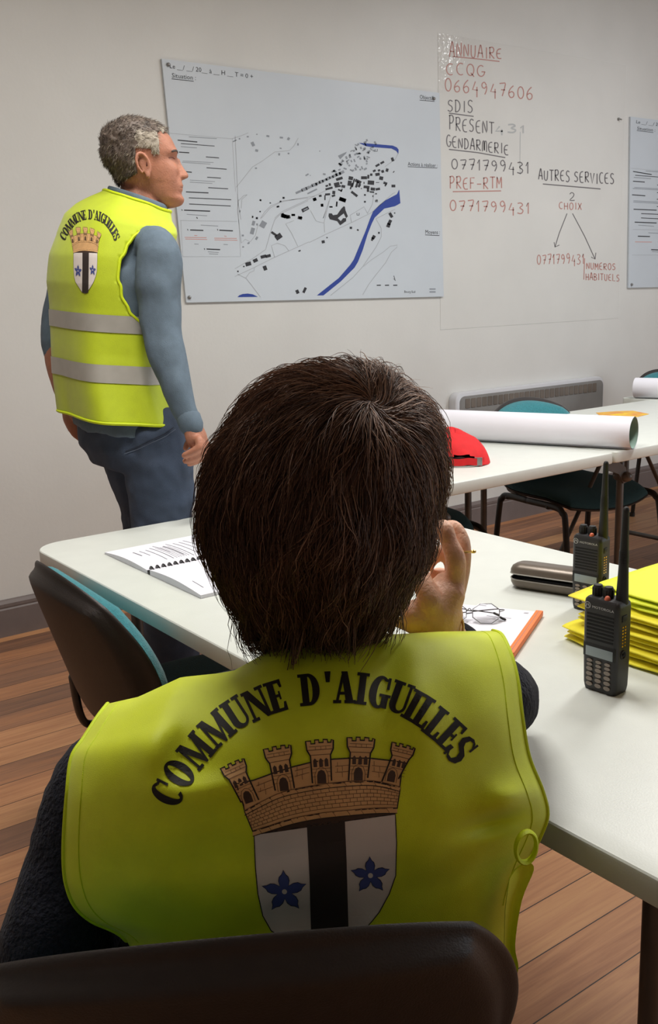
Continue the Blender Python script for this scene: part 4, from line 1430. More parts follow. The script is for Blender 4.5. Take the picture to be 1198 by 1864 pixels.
# ------------------------------------------------------------------ folded vests
v0 = on_z(1024, 1172, TZ)
def folded_vest(label, k, z0, h, ox, oy, ln, dp, seed):
    """a vest folded into three, its rounded fold towards -X"""
    rnd = random.Random(seed)
    layers = 3
    prof = []
    th = h / layers
    # serpentine section across the folds
    nu, nw = 30, 18
    b = MB()
    for L in range(layers):
        zc = z0 + th * (L + 0.5)
        inset = rnd.uniform(0, 0.010)
        back = rnd.uniform(-0.01, 0.01)
        lend = rnd.uniform(-0.012, 0.02)
        sk = rnd.uniform(-0.05, 0.05)
        rings = []
        for i in range(nu + 1):
            u = i / nu
            y = v0.y + oy + lend - ln * u
            ring = []
            for q in range(2 * nw):
                a = 2 * PI * q / (2 * nw)
                cx_, sz_ = math.cos(a), math.sin(a)
                X = v0.x + ox + inset + sk * (u - 0.1) * 0.4 + (dp + back) * (0.5 - 0.5 * math.copysign(abs(cx_) ** 0.35, cx_))
                end = min(1.0, (u * 9) + 0.15) ** 0.5
                Z = zc + (th * 0.5) * math.copysign(abs(sz_) ** 0.7, sz_) * (0.55 + 0.45 * end)
                pull = 0.016 * math.cos(a * 0.5) ** 2 * (1 - min(1, u * 5))
                wv = 0.0018 * noise.noise(Vector((X * 18, y * 14, L * 3 + seed * 7.1))) + 0.0018 * noise.noise(Vector((X * 7, y * 6, seed * 3.3)))
                ring.append(Vector((X + pull + 0.004 * noise.noise(Vector((y * 16, L * 5.0, seed))), y, max(Z + wv, TZ + 0.001) + 0.012 * u * 0)))
            rings.append(ring)
        b.add(*loft(rings))
    o = b.build('folded_vest', VEST_Y if k else HIVIS_T, None, True, 0)
    return tag(o, label, 'vest', None)
HIVIS_T = mat('bright_lemon_vest_fabric', (0.84, 0.92, 0.02, 1), 0.6, var=0.05, scale=40, bump=0.2, bscale=900, sheen=0.2)
hts = [0.026, 0.023, 0.022, 0.024]
labs = ['yellow safety vest folded flat at the bottom of the pile, against the tabletop', 'yellow folded safety vest second from the bottom of the pile behind the radio',
        'yellow folded safety vest just below the lemon coloured top one', 'lemon yellow folded safety vest topmost of the pile behind the near radio']
z = TZ + 0.001
for k, (h, lab) in enumerate(zip(hts, labs)):
    folded_vest(lab, 0 if k == 3 else 1, z, h, (0.0, 0.004, 0.012, 0.030)[k], (0.0, -0.015, -0.004, -0.03)[k], 0.46, (0.30, 0.29, 0.285, 0.27)[k], k + 1)
    z += h + 0.0014

# ================================================================== the seated woman
KNIT = mat('dark_navy_knit', srgb(30, 32, 43), 0.95, var=0.35, scale=240, bump=1.0, bscale=210, sheen=0.06, spec=0.2)
DENIM_D = mat('dark_trousers', srgb(34, 36, 46), 0.85, var=0.1, scale=120)
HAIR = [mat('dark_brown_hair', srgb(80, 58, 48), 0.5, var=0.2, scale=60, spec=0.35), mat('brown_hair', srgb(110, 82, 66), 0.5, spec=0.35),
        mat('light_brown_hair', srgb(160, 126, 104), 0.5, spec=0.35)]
SHOE = mat('dark_shoe_leather', srgb(34, 32, 32), 0.5)

woman = thing('person', 'person seated from behind with short brown hair, yellow vest and chin resting on hand', 'person', (B0.x + W_F.x * 0.3, B0.y + W_F.y * 0.3, 0))

# ---- back of the vest: rows of (left x, right x, y at left, y at right, bow of the row, depth)
VROWS = [  # yl, yr : photo height of the row at its ends, xl, xr; bow: how far the middle of the row lies below the straight line; D
    # t      xl    yl     xr    yr    bow   Dmid
    (0.00, 196, 1281, 897, 1148, 0, 0.955),
    (0.07, 178, 1304, 914, 1156, 0, 0.925),
    (0.17, 152, 1344, 931, 1192, 0, 0.896),
    (0.30, 130, 1380, 943, 1240, 4, 0.876),
    (0.45, 122, 1446, 951, 1305, 10, 0.860),
    (0.58, 117, 1510, 963, 1376, 14, 0.856),
    (0.70, 116, 1568, 988, 1440, 20, 0.857),
    (0.82, 121, 1610, 997, 1482, 26, 0.862),
    (0.92, 136, 1648, 985, 1520, 34, 0.872),
    (1.00, 166, 1676, 960, 1572, 46, 0.882),
    (1.10, 230, 1712, 938, 1640, 54, 0.888),
    (1.25, 260, 1800, 930, 1740, 54, 0.895),
]
NVC, NVR = 64, 6
def vest_row(i, off=0.0):
    """points across one control row; off moves the surface away from the viewer"""
    t_, xl, yl, xr, yr, bow, D = VROWS[i]
    out = []
    for k in range(NVC + 1):
        s = k / NVC
        q = 2 * s - 1
        x = xl + (xr - xl) * s
        y = yl + (yr - yl) * s + bow * (1 - q * q)
        if i < 3:
            # slope of the shoulders up to the nape
            tab = ((0, 0), (0.08, -2), (0.19, -23), (0.29, -17), (0.33, -17), (0.405, -37), (0.46, -52), (0.60, -46), (0.75, -27), (0.86, -17), (1, 0))
            for (sa, ya), (sb, yb_) in zip(tab, tab[1:]):
                if sa <= s <= sb:
                    y += (ya + (yb_ - ya) * (s - sa) / (sb - sa)) * (1.0, 0.7, 0.3)[i]
                    break
        # rounding of the back and turn of the shoulders (right side farther)
        d = D + 0.045 * abs(q) ** 2.2 + 0.040 * abs(q) ** 9 + 0.030 * q - 0.004 * math.cos(q * PI * 1.5) * min(1.0, t_ * 2)
        if t_ < 0.3:
            d += 0.035 * (1 - abs(q)) ** 1.5 * (0.3 - t_) / 0.3
        out.append(dep(x, y, d + off))
    return out
def vest_folds(p, s, t_):
    """soft creases of the cloth"""
    n = 0.0
    n += 0.010 * math.exp(-((s - 0.17 - 0.05 * t_) / 0.05) ** 2) * math.exp(-((t_ - 0.28) / 0.16) ** 2)
    n -= 0.009 * math.exp(-((s - 0.25) / 0.05) ** 2) * math.exp(-((t_ - 0.36) / 0.14) ** 2)
    n += 0.008 * math.exp(-((s - 0.30 - 0.35 * (t_ - 0.5)) / 0.10) ** 2) * math.exp(-((t_ - 0.50) / 0.05) ** 2)
    n -= 0.009 * math.exp(-((s - 0.36) / 0.22) ** 2) * math.exp(-((t_ - 0.74) / 0.12) ** 2)
    n += 0.012 * math.exp(-((s - 0.93) / 0.05) ** 2) * math.exp(-((t_ - 0.70) / 0.06) ** 2)
    n -= 0.012 * math.exp(-((s - 0.88) / 0.06) ** 2) * math.exp(-((t_ - 0.80) / 0.05) ** 2)
    n += 0.007 * math.exp(-((s - 0.78) / 0.05) ** 2) * math.exp(-((t_ - 0.30) / 0.30) ** 2)
    n -= 0.006 * math.exp(-((s - 0.70) / 0.05) ** 2) * math.exp(-((t_ - 0.18) / 0.2) ** 2)
    n += 0.0035 * noise.noise(p * 11) + 0.0018 * noise.noise(p * 26)
    return n
rows = [vest_row(i) for i in range(len(VROWS))]
ts = [r[0] for r in VROWS]
cols = [catmull([rows[i][k] for i in range(len(rows))], NVR) for k in range(NVC + 1)]
tt = catmull1(ts, NVR)
NR = len(cols[0])
vv = []
for j in range(NR):
    for k in range(NVC + 1):
        p = cols[k][j]
        d = (p - CAM).normalized()
        vv.append(p - d * vest_folds(p, k / NVC, tt[j]) * 1.5)
vf = [(j * (NVC + 1) + k, j * (NVC + 1) + k + 1, (j + 1) * (NVC + 1) + k + 1, (j + 1) * (NVC + 1) + k) for j in range(NR - 1) for k in range(NVC)]
# outer side must look towards the viewer
def thick(vs, fs, inner):
    n = len(vs)
    edges = {}
    for f in fs:
        for a, b_ in zip(f, f[1:] + f[:1]):
            if (b_, a) in edges: edges.pop((b_, a))
            else: edges[(a, b_)] = 1
    F = list(fs) + [tuple(n + i for i in f)[::-1] for f in fs]
    for a, b_ in edges:
        F.append((b_, a, n + a, n + b_))
    return list(vs) + list(inner), F
VEST_BVH = BVHTree.FromPolygons([tuple(p) for p in vv], vf)
vin = [p + (p - CAM).normalized() * 0.003 for p in vv]
V_, F_v = thick(vv, vf, vin)
# yoke over the shoulders and the two front panels
def vest_top(s):
    return cols[int(round(s * NVC))][0]
front = MB()
for s0, s1, drop in ((0.04, 0.36, 1), (0.64, 0.98, 1)):
    n_ = 14
    cs = []
    for k in range(n_ + 1):
        s = s0 + (s1 - s0) * k / n_
        p = vest_top(s)
        P = [p + Vector((0, 0, -0.002)), p + W_F * 0.05 + Vector((0, 0, -0.036)), p + W_F * 0.11 + Vector((0, 0, -0.09)), p + W_F * 0.15 + Vector((0, 0, -0.16)), p + W_F * 0.15 + Vector((0, 0, -0.24)), p + W_F * 0.14 + Vector((0, 0, -0.38))]
        cs.append(catmull(P, 5))
    m_ = len(cs[0])
    vs = [cs[k][j] for j in range(m_) for k in range(n_ + 1)]
    fs = [(j * (n_ + 1) + k, (j + 1) * (n_ + 1) + k, (j + 1) * (n_ + 1) + k + 1, j * (n_ + 1) + k + 1) for j in range(m_ - 1) for k in range(n_)]
    a_, b_ = thick(vs, fs, [p - Vector((0, 0, 0.003)) - W_F * 0.002 for p in vs])
    front.add(a_, b_)
vest = MB()
vest.add(V_, F_v)
vest.add(front.v, front.f)
vo = vest.build('safety_vest', HIVIS_W, woman, True, 0)
# edge tape with stitching along the armholes
def row_pt(s, j, off=0.0):
    p = vv[j * (NVC + 1) + int(round(s * NVC))]
    return p - (p - CAM).normalized() * off
for nm_s, k_ in (('l', 0), ('r', NVC)):
    b = MB()
    P = [vv[j * (NVC + 1) + k_] for j in range(0, NR - 6)]
    b.tube(P, [(0.0022, 0.0022)] * len(P), 8)
    kk = 2 if k_ == 0 else NVC - 2
    for j in range(1, NR - 7):
        a = row_pt(kk / NVC, j, 0.0005)
        c = row_pt(kk / NVC, j + 1, 0.0005)
        for q in range(3):
            u0, u1 = q / 3 + 0.05, q / 3 + 0.25
            b.tube([a.lerp(c, u0), a.lerp(c, u1)], 0.0006, 5)
    b.build('edge_tape', HIVIS_E, vo)
# side loop and hanging flap
lc = dep(958, 1542, 0.925)
b = MB()
P = []
for k in range(24):
    a = 2 * PI * k / 24
    P.append(lc + RGT * (0.0115 * math.cos(a)) + UPV * (0.0145 * math.sin(a)) + FWD * (0.008 * math.cos(a)))
b.tube(P, [(0.0022, 0.005)] * 24, 8, 0, False, True, up=FWD)
b.build('side_loop', HIVIS_E, vo)
b = MB()
fl = [(964, 1570, 0.945), (972, 1584, 0.95), (950, 1640, 0.95), (938, 1720, 0.95), (944, 1760, 0.95), (936, 1790, 0.95)]
fr_ = [(928, 1600, 0.93), (925, 1620, 0.93), (920, 1660, 0.935), (918, 1720, 0.94), (915, 1760, 0.94), (915, 1790, 0.94)]
A_ = catmull([dep(*q) for q in fl], 4); B_ = catmull([dep(*q) for q in fr_], 4)
vs, fs = [], []
for a, c in zip(A_, B_):
    for k in range(7):
        vs.append(a.lerp(c, k / 6) + FWD * (0.008 * math.sin(k / 6 * PI)))
for j in range(len(A_) - 1):
    for k in range(6):
        fs.append((j * 7 + k, (j + 1) * 7 + k, (j + 1) * 7 + k + 1, j * 7 + k + 1))
a_, c_ = thick(vs, fs, [p + FWD * 0.003 for p in vs])
b.add(a_, c_)
b.build('side_flap', HIVIS_W, vo)

# ---- print on the vest: laid from the photo frame onto the cloth
def vest_fn(off):
    def fn(x, y):
        d = ray(x, y).normalized()
        h = VEST_BVH.ray_cast(CAM, d)
        if h[0] is None:
            h = VEST_BVH.find_nearest(CAM + d * 0.93)
        return h[0] - d * off
    return fn
# slab-serif letters, y up, height 1
def ring(cx, cy, ro, ri, a0, a1, n=14):
    o = arc(cx, cy, ro[0], ro[1], a0, a1, n)
    i = arc(cx, cy, ri[0], ri[1], a1, a0, n)
    return o + i
def slab_(x0, x1, y0, y1): return [(x0, y0), (x1, y0), (x1, y1), (x0, y1)]
SR = 0.10
GLYPH = {
 'I': (0.40, [slab_(0.09, 0.31, 0, 1), slab_(0.0, 0.40, 0, SR), slab_(0.0, 0.40, 1 - SR, 1)]),
 'L': (0.54, [slab_(0.09, 0.31, 0, 1), slab_(0.0, 0.40, 1 - SR, 1), slab_(0.0, 0.52, 0, SR), [(0.40, 0), (0.54, 0), (0.54, 0.30), (0.46, 0.30)]]),
 'E': (0.58, [slab_(0.09, 0.31, 0, 1), slab_(0.0, 0.54, 1 - SR, 1), slab_(0.0, 0.54, 0, SR), [(0.43, 0), (0.57, 0), (0.57, 0.28), (0.50, 0.28)], [(0.43, 1), (0.56, 1), (0.56, 0.74), (0.49, 0.74)], slab_(0.3, 0.45, 0.46, 0.55), slab_(0.40, 0.46, 0.37, 0.64)]),
 'M': (0.90, [slab_(0.06, 0.15, 0, 1), slab_(0.0, 0.26, 0, SR), slab_(0.62, 0.83, 0, 1), slab_(0.56, 0.90, 0, SR), [(0.02, 1), (0.26, 1), (0.47, 0.32), (0.44, 0.0), (0.40, 0.0)], [(0.40, 0.0), (0.47, 0.0), (0.70, 0.78), (0.66, 1)], slab_(0.0, 0.2, 1 - SR, 1), slab_(0.64, 0.90, 1 - SR, 1)]),
 'N': (0.74, [slab_(0.07, 0.16, 0, 1), slab_(0.0, 0.26, 0, SR), slab_(0.58, 0.67, 0, 1), slab_(0.47, 0.74, 1 - SR, 1), [(0.02, 1), (0.27, 1), (0.67, 0.12), (0.67, 0), (0.52, 0), (0.1, 0.86)], slab_(0.0, 0.2, 1 - SR, 1)]),
 'U': (0.70, [slab_(0.07, 0.29, 0.25, 1), slab_(0.0, 0.38, 1 - SR, 1), slab_(0.54, 0.63, 0.25, 1), slab_(0.44, 0.70, 1 - SR, 1), ring(0.35, 0.27, (0.28, 0.28), (0.19, 0.15), 180, 360)[:15] + arc(0.415, 0.27, 0.125, 0.17, 360, 180, 14)]),
 'D': (0.68, [slab_(0.09, 0.31, 0, 1), slab_(0.0, 0.36, 1 - SR, 1), slab_(0.0, 0.36, 0, SR), arc(0.32, 0.5, 0.35, 0.5, 90, -90, 18) + arc(0.32, 0.5, 0.12, 0.40, -90, 90, 18)]),
 'C': (0.66, [arc(0.33, 0.5, 0.33, 0.52, 62, 318, 24) + arc(0.36, 0.5, 0.12, 0.42, 310, 62, 24), slab_(0.54, 0.63, 0.60, 0.99), slab_(0.44, 0.58, 0.86, 0.95)]),
 'G': (0.70, [arc(0.33, 0.5, 0.33, 0.52, 62, 320, 24) + arc(0.36, 0.5, 0.12, 0.42, 310, 62, 24), slab_(0.53, 0.62, 0.62, 0.99), slab_(0.43, 0.58, 0.86, 0.95), slab_(0.42, 0.63, 0.02, 0.44), slab_(0.34, 0.70, 0.37, 0.46)]),
 'O': (0.70, [arc(0.35, 0.5, 0.35, 0.52, 90, 270, 20) + arc(0.35, 0.5, 0.11, 0.42, 270, 90, 20), arc(0.35, 0.5, 0.35, 0.52, -90, 90, 20) + arc(0.35, 0.5, 0.11, 0.42, 90, -90, 20)]),
 'A': (0.72, [[(0.07, 0), (0.16, 0), (0.37, 0.93), (0.33, 1.0), (0.27, 0.9)], [(0.26, 1.0), (0.46, 1.0), (0.66, 0), (0.41, 0), (0.28, 0.88)], slab_(0.0, 0.26, 0, SR), slab_(0.36, 0.72, 0, SR), slab_(0.16, 0.46, 0.27, 0.36)]),
 'S': (0.56, [[(0.46, 1.0), (0.53, 1.0), (0.53, 0.66), (0.46, 0.66)], [(0.0, 0.0), (0.07, 0.0), (0.07, 0.36), (0.0, 0.36)],
              [(0.50, 0.80), (0.42, 0.96), (0.28, 1.02), (0.10, 0.96), (0.0, 0.76), (0.06, 0.55), (0.30, 0.40), (0.36, 0.24), (0.28, 0.09), (0.14, 0.10), (0.06, 0.22), (0.05, 0.12), (0.16, 0.0), (0.32, -0.02), (0.50, 0.08), (0.56, 0.28), (0.50, 0.46), (0.26, 0.62), (0.19, 0.74), (0.24, 0.90), (0.36, 0.92), (0.46, 0.78)]]),
 "'": (0.24, [[(0.02, 1), (0.22, 1), (0.18, 0.66), (0.06, 0.66)]]),
}
LETTERS = [('C', 304.5, 1444, 64), ('O', 326, 1407.5, 57), ('M', 357, 1366, 50), ('M', 394.6, 1326, 42), ('U', 430, 1298, 33), ('N', 468, 1281, 25), ('E', 501.7, 1268, 17),
           ('D', 563, 1255, 6), ("'", 597, 1251, 2), ('A', 627, 1251, 0), ('I', 659, 1253.4, -7), ('G', 692.7, 1260, -12), ('U', 728.7, 1270, -20), ('I', 752, 1283.5, -29),
           ('L', 773, 1296, -33), ('L', 795.5, 1316, -38), ('E', 820.5, 1337, -43), ('S', 840, 1365, -52)]
def place_letters(mb, fn, hgt, mi, mp=lambda x, y: (x, y), ml=9):
    for ch, cx, cy, ang in LETTERS:
        w, polys = GLYPH[ch]
        c, s = math.cos(math.radians(ang)), math.sin(math.radians(ang))
        sx = 0.98
        for poly in polys:
            pts = []
            for x, y in poly:
                X, Y = (x - w / 2) * hgt * sx, (y - 0.5) * hgt
                pts.append(mp(cx + X * c - Y * s * 1, cy - (X * s + Y * c)))
            mb.flat(pts, fn, mi, ml)
# coat of arms: towers, wall, shield (photo frame)
A13 = lambda pts: [(380 + x / 2.995, 1300 + y / 2.995) for x, y in pts]
def crest(mb, fns, mp=lambda x, y: (x, y), ml=14, lw=1.0):
    """mi: 0 black outline, 1 stone, 2 brown line, 3 white, 4 blue, 5 dark opening"""
    f0, f1, f2, f3 = fns
    def P(pts): return [mp(*q) for q in A13(pts)]
    def flat(pts, fn, mi): mb.flat(P(pts), fn, mi, ml)
    def line(pts, w, fn, mi, closed=False): mb.line(P(pts), w * lw, fn, mi, ml * 0.7, closed)
    # shield
    shield = [(247, 655), (620, 600), (1018, 545), (1025, 700), (1020, 880), (985, 980), (930, 1080), (890, 1130), (800, 1230), (720, 1300), (650, 1340), (560, 1330), (410, 1228), (340, 1180), (295, 1100), (268, 980), (255, 840)]
    flat(shield, f0, 3)
    line(shield, 1.7, f1, 0, True)
    flat([(535, 600), (742, 575), (752, 800), (766, 1300), (690, 1330), (562, 1335), (550, 900)], f1, 6)
    # under the crown
    flat([(245, 660), (330, 625), (450, 590), (600, 560), (760, 545), (1020, 535), (1015, 548), (742, 586), (535, 618), (330, 648)], f1, 5)
    # cinquefoils
    def flower(cx, cy, r, rot, fk):
        pts = []
        for k in range(5):
            for da, rr_ in ((-36, 0.36), (-25, 0.62), (-16, 0.80), (-6, 0.9), (0, 1.12), (6, 0.9), (16, 0.80), (25, 0.62)):
                a = math.radians(rot + 72 * k + da)
                pts.append((cx + r * fk * rr_ * math.sin(a), cy - r * rr_ * math.cos(a)))
        flat(pts, f1, 4)
        line(pts, 1.0, f2, 0, True)
        flat([(cx + 14 * math.cos(2 * PI * k / 12), cy + 14 * math.sin(2 * PI * k / 12)) for k in range(12)], f3, 3)
    flower(413, 968, 105, -3, 1.08)
    flower(882, 880, 92, -2, 1.08)
    # crown body: curved wall between two rolls
    def up(x): return 640 - 0.0 + (-0.335 * (x - 240) + 0.000285 * (x - 240) ** 2)      # bottom roll
    def band(x0, x1, fa, fb, mi, fn, n=18):
        xs = [x0 + (x1 - x0) * i / n for i in range(n + 1)]
        flat([(x, fa(x)) for x in xs] + [(x, fb(x)) for x in xs[::-1]], fn, mi)
    top_roll = lambda x: 520 - 0.352 * (x - 190) + 0.00027 * (x - 190) ** 2
    bot = [(240, 640), (330, 612), (450, 575), (600, 545), (760, 528), (900, 516), (1028, 514)]
    mid = [(195, 530), (280, 485), (400, 430), (560, 395), (740, 372), (900, 368), (1045, 400)]
    btm = catmull([(x, y, 0) for x, y in bot], 4)
    mdm = catmull([(x, y, 0) for x, y in mid], 4)
    wall_ = [(p.x, p.y) for p in mdm] + [(p.x, p.y) for p in btm[::-1]]
    flat(wall_, f1, 1)
    line(wall_, 1.9, f2, 0, True)
    # upper wall with towers
    up_l = [(150, 380), (245, 360), (350, 322), (455, 288), (560, 262), (680, 245), (770, 240), (880, 240), (985, 252), (1075, 265)]
    upw = up_l + [(1050, 330), (1042, 400)] + mid[::-1][1:] + [(190, 500)]
    flat(upw, f1, 1)
    line(upw, 2.2, f2, 0, True)
    towers = [(150, 320, -24, 0.92), (383, 240, -10, 1.0), (608, 205, -4, 1.0), (828, 192, 2, 1.0), (1050, 220, 14, 0.86)]
    bases = [(225, 490), (415, 425), (618, 385), (815, 370), (990, 375)]
    for (tx, ty, ang, k), (bx, by) in zip(towers, bases):
        c, s = math.cos(math.radians(ang)), math.sin(math.radians(ang))
        def T(x, y): return (tx + (x * c - y * s) * k, ty + (x * s + y * c) * k)
        out = [(-55, 140), (-55, 20), (-72, -12), (-76, -62), (-48, -62), (-48, -46), (-26, -46), (-26, -66), (-4, -66), (-4, -50), (20, -50), (20, -66), (44, -64), (44, -48), (62, -48), (64, -62), (76, -58), (72, -12), (55, 20), (55, 140)]
        pts = [T(*q) for q in out[1:-1]]
        pts = [(bx - 52 * k, by - 8)] + pts + [(bx + 52 * k, by - 22)]
        flat(pts, f2, 1)
        line(pts, 2.6, f3, 0)
        line([T(-72, -12), T(72, -12)], 1.0, f3, 2)
        line([T(-55, 16), T(55, 16)], 1.0, f3, 2)
        for q in (-32, 0, 30):
            flat([T(q - 10, 82), T(q - 10, 46), T(q, 34), T(q + 10, 46), T(q + 10, 82)], f3, 5)
        line([T(-55, 92), T(55, 92)], 0.8, f3, 2)
        for y_ in (112, 134):
            line([T(-52, y_), T(-30, y_)], 0.7, f3, 2)
            line([T(30, y_), T(52, y_)], 0.7, f3, 2)
        for y_ in (-30,):
            line([T(-60, y_), T(60, y_)], 0.7, f3, 2)
        for x_ in (-25, 5, 32):
            line([T(x_, -28), T(x_, -12)], 0.7, f3, 2)
        # arched door
        ang2 = ang * 0.8
        c2, s2 = math.cos(math.radians(ang2)), math.sin(math.radians(ang2))
        def Dr(x, y): return (bx + (x * c2 - y * s2) * k, by + (x * s2 + y * c2) * k)
        arch = [Dr(-24, -8), Dr(-24, -52), Dr(-16, -74), Dr(0, -82), Dr(16, -74), Dr(24, -52), Dr(24, -8)]
        flat(arch, f3, 5)
        line([Dr(-36, -6), Dr(-36, -56), Dr(-24, -86), Dr(0, -98), Dr(24, -86), Dr(36, -56), Dr(36, -6)], 0.9, f3, 2)
    # courses of stone on the wall
    def at(curve, u):
        u = max(0, min(0.9999, u)) * (len(curve) - 1)
        i = int(u)
        return curve[i].lerp(curve[i + 1], u - i)
    nb = 24
    for r in range(6):
        k0 = 0.14 + r * 0.14
        pts = []
        for i in range(nb + 1):
            p = at(mdm, i / nb).lerp(at(btm, i / nb), k0)
            pts.append((p.x, p.y))
        line(pts, 0.8, f2, 2)
        if r < 5:
            for i in range(nb):
                u = (i + (0.5 if r % 2 else 0.0)) / nb
                if 0.01 < u < 0.99:
                    a = at(mdm, u).lerp(at(btm, u), k0); c = at(mdm, u).lerp(at(btm, u), k0 + 0.14)
                    line([(a.x, a.y), (c.x, c.y)], 0.7, f2, 2)
    for cur, dy in ((btm, 26), (mdm, 22)):
        lower_ = [(p.x, p.y) for p in cur]
        flat([(x, y - 4) for x, y in lower_] + [(x, y + dy) for x, y in lower_[::-1]], f2, 1)
        line([(x, y - 4) for x, y in lower_], 1.1, f3, 2)
        line([(x, y + dy) for x, y in lower_], 1.3, f3, 0)
        for i in range(1, 12):
            p = at(cur, i / 12)
            line([(p.x - 6, p.y - 2), (p.x + 10, p.y + dy - 8), (p.x + 12, p.y + dy)], 0.7, f3, 2)
    # masonry hints between the towers
    for (xa, ya, xb, yb) in ((470, 310, 550, 288), (470, 340, 548, 318), (690, 285, 765, 278), (690, 318, 765, 312), (890, 280, 975, 288), (890, 312, 965, 322), (260, 392, 345, 358), (270, 425, 350, 395)):
        line([(xa, ya), (xb, yb)], 0.8, f3, 2)
        mx_, my_ = (xa + xb) / 2, (ya + yb) / 2
        line([(mx_, my_), (mx_ + 2, my_ + 28)], 0.7, f3, 2)
        line([(xa + 12, ya - 24), (xa + 12, ya)], 0.7, f3, 2)

PR_K = mat('black_vest_print', srgb(24, 20, 19), 0.7)
PR_S = mat('sandstone_print', srgb(226, 178, 122), 0.6, var=0.08, scale=60)
PR_B = mat('brown_line_print', srgb(98, 62, 40), 0.6)
PR_W = mat('white_shield_print', srgb(226, 216, 210), 0.6)
PR_U = mat('blue_flower_print', srgb(72, 84, 150), 0.6)
PR_D = mat('dark_brown_print', srgb(70, 50, 40), 0.6)
PR_P = mat('charcoal_pale_print', srgb(52, 42, 40), 0.6)
PRINTS = [PR_K, PR_S, PR_B, PR_W, PR_U, PR_D, PR_P]
b = MB()
place_letters(b, vest_fn(0.0009), 58, 0)
b.build('lettering', PRINTS, vo, False)
b = MB()
crest(b, [vest_fn(0.0006 + 0.0003 * i) for i in range(4)])
b.build('coat_of_arms', PRINTS, vo, False)

# ---- sweater: torso and arms in one knitted surface
def torso_ring(i, inset, half):
    r = vest_row(i)
    L, Rr, Mid = r[2], r[NVC - 2], r[NVC // 2]
    c = (L + Rr) / 2
    ex_ = (Rr - L).normalized()
    ey_ = FWD - ex_ * FWD.dot(ex_)
    ey_.normalize()
    out = []
    back = (c - Mid).dot(ey_)
    for k in range(36):
        a = 2 * PI * k / 36
        x = math.cos(a) * ((Rr - L).length / 2 - inset)
        s = math.sin(a)
        y = (s * half + half - back + 0.018) if s > 0 else (s * (half) + half - back + 0.018)
        out.append(c + ex_ * x + ey_ * (y * (1.0)))
    return out
def torso_solid():
    rings = []
    spec = [(0, 0.085, 0.050), (1, 0.055, 0.070), (2, 0.030, 0.085), (3, 0.022, 0.095), (4, 0.018, 0.10), (5, 0.018, 0.105), (6, 0.024, 0.11), (7, 0.03, 0.11), (8, 0.03, 0.115), (9, 0.03, 0.12), (10, 0.02, 0.12), (11, 0.02, 0.12)]
    for i, ins, h in spec:
        rings.append(torso_ring(i, ins, h))
    return loft(rings)
SH_R = dep(882, 1275, 1.07)
EL_R = on_z(905, 1232, TZ + 0.050); 
EL_R = on_z(900, 1272, TZ + 0.046)
WR_R = dep(796, 1152, 1.055)
HAND_D = 1.06
SH_L = dep(196, 1420, 1.005)
EL_L = dep(92, 1745, 0.97)
WR_L = EL_L + W_F * 0.22 + W_R * 0.10 + Vector((0, 0, -0.02))
arm_r = skin_tube([SH_R - W_R * 0.05, SH_R, (SH_R + EL_R) / 2 + W_R * 0.012, EL_R, EL_R.lerp(WR_R, 0.5), EL_R.lerp(WR_R, 0.80)], [0.045, 0.050, 0.048, 0.044, 0.040, 0.035], 20, 6)
arm_l = skin_tube([SH_L + W_R * 0.06, SH_L + Vector((0, 0, -0.0)), SH_L.lerp(EL_L, 0.5) - RGT * 0.004, EL_L, EL_L.lerp(WR_L, 0.5), EL_L.lerp(WR_L, 0.9)], [0.05, 0.054, 0.052, 0.052, 0.044, 0.036], 20, 6)
NECK0 = dep(585, 1205, 0.975)
collar = skin_tube([dep(570, 1300, 1.06), dep(580, 1235, 1.08), dep(588, 1205, 1.085)], [0.09, 0.066, 0.056], 20, 5)
sv, sf = fused([torso_solid(), arm_r, arm_l, collar], 0.006, 6)
sv = [p + Vector((noise.noise(p * 60), noise.noise(p * 60 + Vector((9, 0, 0))), noise.noise(p * 60 + Vector((0, 9, 0))))) * 0.0016 for p in sv]
so = obj('sweater', sv, sf, KNIT, woman, True, None, 0)

